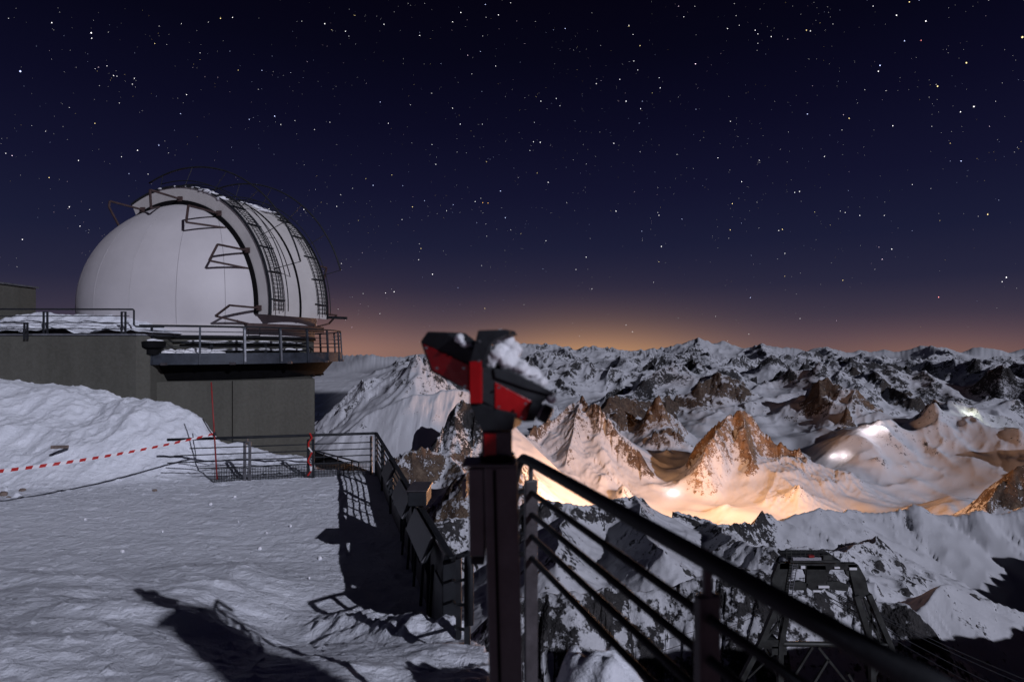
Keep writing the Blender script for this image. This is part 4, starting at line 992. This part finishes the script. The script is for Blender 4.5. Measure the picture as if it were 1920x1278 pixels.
# plank end and debris in the bank
pl = P(111, 838, 12.2); m = MB(); m.bar(P(97, 838, 11.9), P(127, 837, 12.4), .05, .07, up=(0, 0, 1)); o = m.build('plank', 'wood', None, bevel=.004); tag(o, 'short grey plank end sticking out of the snow bank', 'plank')
for i, (x, y, Y, sc_) in enumerate(((42, 853, 11.4, .05), (5, 843, 11.2, .07), (290, 872, 11.5, .04), (16, 868, 11.0, .03))):
    c = P(x, y, Y); c.z = gz(c.x, c.y) + sc_ * .2
    bm = bmesh.new(); bmesh.ops.create_icosphere(bm, subdivisions=2, radius=sc_)
    rnd = random.Random(i)
    for v in bm.verts: v.co = Vector((v.co.x * 1.4, v.co.y, v.co.z * .9)) * rnd.uniform(.75, 1.15)
    me = bpy.data.meshes.new('rock'); bm.to_mesh(me); bm.free(); me.materials.append(MATS['wood']); o = bpy.data.objects.new('rock', me); COL.objects.link(o); o.location = c
    tag(o, ['dark stone in the snow bank left of the plank', 'brown stone at the left edge of the snow bank', 'small dark stone in the snow below the tape, right of the plank', 'small pebble in the snow just above the tape at far left'][i], 'stone')
# small snow balls on the terrace
CHL = ['snow chunk at the middle of the terrace left of the box shadow', 'snow chunk next to the left tip of the box shadow', 'snow chunk on the terrace below the marker pole', 'snow chunk halfway between the left edge and the railing shadow', 'snow chunk beside the upright rail shadow low on the terrace', 'snow chunk at the foot of the bank under the tape',
 'snow chunk slightly above the one at the box shadow', 'snow chunk on the trampled near snow at lower left', 'snow chunk just above the long telescope shadow near the railing shadow', 'leftmost snow chunk on the smooth part of the terrace', 'snow chunk on the smooth terrace left of the pair by the railing shadow', 'snow chunk nearest the top end of the railing shadow']
rnd = random.Random(21)
for i, (x, y) in enumerate(((447, 994), (487, 1040), (440, 945), (305, 1009), (580, 1110), (355, 900), (500, 1012), (230, 1050), (600, 1060), (160, 990), (395, 960), (545, 1000))):
    Y = 3.0 / ((y - 655) / F); c = P(x, y, Y); c.z = gz(c.x, c.y) + .015
    bm = bmesh.new(); bmesh.ops.create_icosphere(bm, subdivisions=2, radius=rnd.uniform(.012, .03))
    for v in bm.verts: v.co *= rnd.uniform(.8, 1.15)
    me = bpy.data.meshes.new('snow_chunk'); bm.to_mesh(me); bm.free(); me.materials.append(MATS['snow_clump']); o = bpy.data.objects.new('snow_chunk', me); COL.objects.link(o); o.location = c
    tag(o, CHL[i], 'snow chunk', 'loose snow chunks on the terrace')
# ramp going down beyond the far railing
rmp = thing('outer_stair', (-4.9, 14.6, -2.7), 'dark metal stair going down beyond the far railing, right of the tower foot', 'stairs')
r0, r1 = P(586, 850, 14.4), P(690, 886, 14.0)
m = MB(); m.prism([r0 + Vector((0, 0, .06)), r1 + Vector((0, 0, .04)), r1 + Vector((0, 0, -.25)), r0 + Vector((0, 0, -.30))], (0, .08, 0)); m.build('stair_string', 'rubber', rmp)
h0, h1 = P(586, 843, 14.4), P(673, 866, 14.0)
m = MB(); m.tube([h0, h1], .02, 6); m.build('hand_rail', 'black_steel', rmp)
for t in (.25, .55, .85, 1):
    a = lerp(h0, h1, t); m = MB(); m.bar(a, a + Vector((0, 0, -.25)), .03, .03); m.build('baluster', 'black_steel', rmp)
# ------------------------------------------------------------------ cable car pylon below the railing
PY = 62.0
def pp(x, y, d=0): return P(x, y, PY + d)
pyl = thing('cable_car_pylon', tuple(P(1530, 1330, PY)), 'dark steel cable car pylon with a railed top platform, on the slope below the railing', 'pylon')
def beam(name, a, b, w, d=None, mat='pylon_steel', parent=None):
    m = MB(); m.bar(a, b, w, d, up=(0, 1, 0)); return m.build(name, mat, parent or pyl)
foot = Vector((0, 0, 0))
DP = 2.2      # depth between the front and rear frames
for d in (0, DP):
    # outer legs of the head
    m = MB(); m.prism([pp(1459, 1056, d), pp(1480, 1055, d), pp(1478, 1130, d), pp(1468, 1135, d), pp(1449, 1132, d), pp(1448, 1085, d)], (0, .5, 0)); m.build('head_leg', 'pylon_steel', pyl)
    m = MB(); m.prism([pp(1590, 1058, d), pp(1609, 1058, d), pp(1623, 1083, d), pp(1630, 1113, d), pp(1618, 1120, d), pp(1604, 1118, d), pp(1598, 1090, d)], (0, .5, 0)); m.build('head_leg', 'pylon_steel', pyl)
    m = MB(); m.prism([pp(1463, 1054, d), pp(1606, 1056, d), pp(1608, 1068, d), pp(1462, 1066, d)], (0, .5, 0)); m.build('head_beam', 'pylon_steel', pyl)
    m = MB(); m.prism([pp(1513, 1060, d), pp(1548, 1060, d), pp(1551, 1100, d), pp(1530, 1112, d), pp(1512, 1100, d)], (0, .4, 0)); m.build('saddle_post', 'pylon_steel', pyl)
    m = MB(); m.prism([pp(1480, 1092, d), pp(1500, 1089, d), pp(1515, 1094, d), pp(1512, 1106, d), pp(1482, 1106, d)], (0, .4, 0)); m.build('saddle_beam', 'pylon_steel', pyl)
    m = MB(); m.prism([pp(1549, 1090, d), pp(1572, 1090, d), pp(1592, 1097, d), pp(1590, 1108, d), pp(1551, 1104, d)], (0, .4, 0)); m.build('saddle_beam', 'pylon_steel', pyl)
    # rounded upper corners of the two openings
    for cx_, s_ in ((1483, 1), (1511, -1), (1553, 1), (1588, -1)):
        m = MB(); m.prism([pp(cx_ - 4 * s_, 1064, d + .05), pp(cx_ + 9 * s_, 1064, d + .05), pp(cx_ + 3 * s_, 1069, d + .05), pp(cx_, 1078, d + .05), pp(cx_ - 4 * s_, 1082, d + .05)], (0, .4, 0)); m.build('gusset', 'pylon_steel', pyl)
    # legs below
    for a, b in (((1458, 1130), (1426, 1205)), ((1478, 1132), (1463, 1207)), ((1604, 1115), (1634, 1208)), ((1628, 1113), (1668, 1207))):
        beam('leg', pp(*a, d), pp(*b, d * 1.5), .55)
    for a, b in (((1426, 1205), (1376, 1300)), ((1463, 1207), (1462, 1330)), ((1634, 1208), (1637, 1330)), ((1668, 1207), (1706, 1320))):
        beam('leg', pp(*a, d * 1.5), pp(*b, d * 2.2), .55)
    for a, b in (((1458, 1150), (1466, 1203)), ((1470, 1150), (1432, 1203)), ((1612, 1135), (1655, 1195)), ((1633, 1133), (1632, 1195)), ((1432, 1210), (1462, 1275)), ((1460, 1215), (1402, 1270)), ((1640, 1215), (1690, 1280)), ((1668, 1212), (1638, 1270)), ((1620, 1120), (1652, 1208))):
        beam('brace', pp(*a, d + .05), pp(*b, d * 1.5 + .05), .20)
    for a, b in (((1523, 1212), (1468, 1300)), ((1553, 1235), (1510, 1305)), ((1534, 1212), (1605, 1300)), ((1590, 1262), (1618, 1310))):
        beam('brace', pp(*a, d), pp(*b, d), .24)
m = MB(); m.tube([pp(1464, 1206, 0), pp(1662, 1208, 0)], .28, 12); m.build('cross_tube', 'pylon_steel', pyl, smooth=True, angle=40)
m = MB(); m.tube([pp(1464, 1206, 3), pp(1662, 1208, 3)], .28, 12); m.build('cross_tube', 'pylon_steel', pyl, smooth=True, angle=40)
for x, y in ((1440, 1200), (1455, 1212), (1645, 1212)):
    m = MB(); m.box(pp(x, y, .6), (1.6, 1.6, .9)); m.build('gusset', 'pylon_steel', pyl)
# ladder up the left leg
m = MB()
for dx in (0, 8): m.bar(pp(1487 + dx, 1056, -.3), pp(1474 + dx, 1135, -.3), .07, .07)
m.build('ladder_stringer', 'galvanised', pyl)
for i in range(16):
    t = i / 15; m = MB(); m.bar(pp(lerp(1487, 1474, t), lerp(1058, 1134, t), -.3), pp(lerp(1495, 1482, t), lerp(1058, 1134, t), -.3), .05, .05); m.build('rung', 'galvanised', pyl)
# working platform with its railing
m = MB(); m.prism([pp(1482, 1049, -.4), pp(1576, 1050, -.4), pp(1576, 1055, -.4), pp(1482, 1054, -.4)], (0, 3.0, 0)); m.build('platform', 'pylon_steel', pyl)
m = MB(); m.prism([pp(1487, 1045, -.5), pp(1540, 1045, -.5), pp(1540, 1050, -.5), pp(1487, 1050, -.5)], (0, .3, 0)); m.build('equipment', 'pale_panel', pyl)
m = MB(); m.prism([pp(1544, 1041, -.5), pp(1561, 1041, -.5), pp(1561, 1049, -.5), pp(1544, 1049, -.5)], (0, .9, 0)); m.build('equipment', 'pylon_steel', pyl)
m = MB(); m.prism([pp(1517, 1041, -.6), pp(1527, 1041, -.6), pp(1527, 1045, -.6), pp(1517, 1045, -.6)], (0, .4, 0)); m.build('red_box', 'pole_red', pyl)
for d in (-.4, 2.4):
    for y in (1030, 1034.5, 1039.5):
        m = MB(); m.bar(pp(1475, y, d), pp(1562, y + 1, d), .055, .055); m.build('rail', 'pylon_steel', pyl)
    for i in range(11):
        x = 1475 + i * 8.7; m = MB(); m.bar(pp(x, 1029.5 + i * .1, d), pp(x, 1049, d), .05, .05); m.build('post', 'pylon_steel', pyl)
for x, y in ((1500, 1082), (1506, 1082), (1512, 1083), (1554, 1080), (1560, 1081), (1566, 1085)):
    m = MB(); m.bar(pp(x, y, 2.8), pp(x, y + 9, 2.8), .05, .05); m.build('post', 'pylon_steel', pyl)
for a, b in (((1498, 1084), (1515, 1082)), ((1552, 1079), (1572, 1088))):
    m = MB(); m.bar(pp(*a, 2.8), pp(*b, 2.8), .05, .05); m.build('rail', 'pylon_steel', pyl)
for x, y, w, h in ((1545, 1100, 20, 4), (1532, 1108, 14, 3), (1600, 1066, 14, 4), (1506, 1063, 8, 5), (1570, 1064, 10, 3)):
    m = MB(); m.prism([pp(x - w / 2, y - h / 2, -.15), pp(x + w / 2, y - h / 2, -.15), pp(x + w / 2, y + h / 2, -.15), pp(x - w / 2, y + h / 2, -.15)], (0, .2, 0)); m.build('snow_patch', 'snow_clump', pyl)
# cables
def cable(a, b, sag, lab, r=.045, n=24):
    m = MB(); a, b = Vector(a), Vector(b)
    m.tube([lerp(a, b, i / n) + Vector((0, 0, -4 * sag * (i / n) * (1 - i / n))) for i in range(n + 1)], r, 6)
    o = m.build('cable', 'black_steel', None, smooth=True); tag(o, lab, 'cable', 'cable car cables')
cable(pp(1546, 1102), P(2140, 1345, 130), 1.5, 'cable from the pylon saddle down to the right, topmost', .055)
cable(pp(1548, 1105), P(2120, 1352, 130), 1.5, 'cable from the pylon saddle down to the right, second from top', .055)
cable(pp(1540, 1110), P(2110, 1385, 128), 1.5, 'cable from the pylon saddle down to the right, third from top', .055)
cable(pp(1538, 1114), P(2080, 1400, 126), 1.5, 'cable from the pylon saddle down to the right, lowest', .04)
cable(pp(1492, 1108), P(1180, 1215, 40), .5, 'upper thin cable running left from the pylon behind the railing', .02)
cable(pp(1494, 1114), P(1190, 1235, 40), .5, 'lower thin cable running left from the pylon behind the railing', .02)
# ------------------------------------------------------------------ stars
STARS = [(38,134,3,'b'),(171,62,2.4,'w'),(97,43,1.6,'w'),(172,72,1.5,'w'),(213,142,1.4,'w'),(252,147,1.3,'w'),(609,45,1.8,'w'),(436,33,1.4,'w'),(290,82,1.1,'y'),(515,218,2,'b'),(427,322,2.2,'b'),(258,282,1.7,'w'),(92,333,1.4,'y'),(42,449,1.6,'w'),(723,549,1.6,'w'),(739,547,1.8,'w'),(811,514,2,'w'),(864,24,1.8,'w'),(720,46,1.5,'w'),(787,67,1.5,'w'),(863,233,1.5,'w'),(147,301,1.4,'w'),(130,388,1.6,'w'),(150,424,1.4,'w'),(640,494,1.2,'w'),(903,498,1.2,'w'),(909,578,1.2,'y'),(891,378,1.4,'w'),
 (1304,120,2,'p'),(1174,190,2,'w'),(1201,204,1.5,'w'),(1013,267,1.8,'w'),(1151,269,1.6,'w'),(1118,157,1.4,'w'),(1200,86,1.4,'y'),(1512,57,1.6,'y'),(1736,40,2.2,'w'),(1681,29,2,'w'),(1650,123,2.3,'b'),(1647,134,2,'w'),(1758,162,2.3,'y'),(1812,118,2.4,'y'),(1696,77,1.7,'b'),(1727,76,1.4,'r'),(1705,4,1.7,'y'),(1917,70,3,'y'),(1826,200,2.3,'w'),(1801,210,1.7,'w'),(1674,236,1.7,'w'),(1592,222,1.6,'y'),(1514,214,1.6,'b'),(1446,69,1.6,'w'),(1421,64,1.4,'w'),(1852,402,2,'y'),(1802,302,1.8,'b'),(1672,467,1.7,'w'),(1467,430,1.6,'y'),(1373,382,1.6,'y'),(1346,296,1.5,'w'),(1240,462,1.7,'w'),(1155,396,1.8,'w'),(1028,342,1.6,'w'),(1887,520,2.3,'w'),(1879,528,1.4,'w'),(1612,404,1.4,'w'),(1658,404,1.2,'w'),(1490,361,1.4,'w'),(1099,482,1.4,'w'),(1014,190,1.5,'w'),(1238,165,1.5,'w'),(1043,185,1.3,'w'),(1364,54,1.4,'w'),(1416,57,1.6,'w'),(1186,622,1.5,'w'),(1174,609,1.2,'w'),(1404,626,1.2,'w'),(905,380,1.6,'o'),(915,380.5,1.4,'o'),(1760,557,2,'r'),(1236,146,1.2,'w'),(1187,65,1.2,'w'),(1179,48,1.2,'w'),(1282,32,1.2,'w'),(340,45,1,'w')]
SC = dict(w=(1, .97, 1), b=(.55, .62, 1), y=(1, .78, .35), r=(1, .3, .3), p=(1, .75, .95), o=(1, .5, .12))
def star_field():
    rnd = random.Random(5); SR = 90000.0; items = []
    for x, y, s_, c in STARS: items.append(((x - HX, F, HY - y), s_ * 36, SC[c], 2.4))
    for i in range(7000):
        # spread evenly over the sky in front and above, slightly clumped
        while True:
            v = Vector((rnd.gauss(0, 1), rnd.gauss(0, 1), rnd.gauss(0, 1))).normalized()
            if v.z > .01 and v.y > -.2 and rnd.random() < min(1, .25 + v.z * 2.5): break
        m_ = rnd.random() ** 7.0
        c = rnd.choice([SC['w']] * 6 + [SC['b']] * 2 + [SC['y'], SC['p']])
        items.append((v, 26 + 30 * m_, c, .16 + .7 * rnd.random() ** 2 + 2.2 * m_))
        if rnd.random() < .10:
            for _ in range(rnd.randint(1, 4)): 
                w = (v + Vector((rnd.gauss(0, .018), rnd.gauss(0, .018), rnd.gauss(0, .018)))).normalized()
                if w.z > .01: items.append((w, 26 + 16 * rnd.random(), c, .10 + .4 * rnd.random()))
    oct_v = [(1, 0, 0), (-1, 0, 0), (0, 1, 0), (0, -1, 0), (0, 0, 1), (0, 0, -1)]; oct_f = [(0, 2, 4), (2, 1, 4), (1, 3, 4), (3, 0, 4), (2, 0, 5), (1, 2, 5), (3, 1, 5), (0, 3, 5)]
    vs = []; fs = []; cl = []
    for v, s_, c, st in items:
        p = Vector(v).normalized() * SR; k = len(vs)
        vs += [(p.x + a * s_, p.y + b * s_, p.z + d * s_) for a, b, d in oct_v]; fs += [tuple(i + k for i in f) for f in oct_f]; cl += [(c[0] * st, c[1] * st, c[2] * st, 1)] * 6
    me = bpy.data.meshes.new('stars'); me.from_pydata(vs, [], fs)
    at = me.attributes.new('glow', 'FLOAT_COLOR', 'POINT'); at.data.foreach_set('color', [q for c in cl for q in c])
    t = NT('star'); t.t.nodes.clear(); a = t.n('ShaderNodeAttribute'); a.attribute_name = 'glow'; e = t.n('ShaderNodeEmission'); t.l(a.outputs['Color'], e.inputs[0]); e.inputs[1].default_value = 1.0
    out = t.n('ShaderNodeOutputMaterial'); t.l(e.outputs[0], out.inputs[0]); t.m.cycles.emission_sampling = 'NONE'
    me.materials.append(t.m); o = bpy.data.objects.new('stars', me); COL.objects.link(o); tag(o, 'stars scattered across the night sky', 'stars', kind='stuff')
star_field()
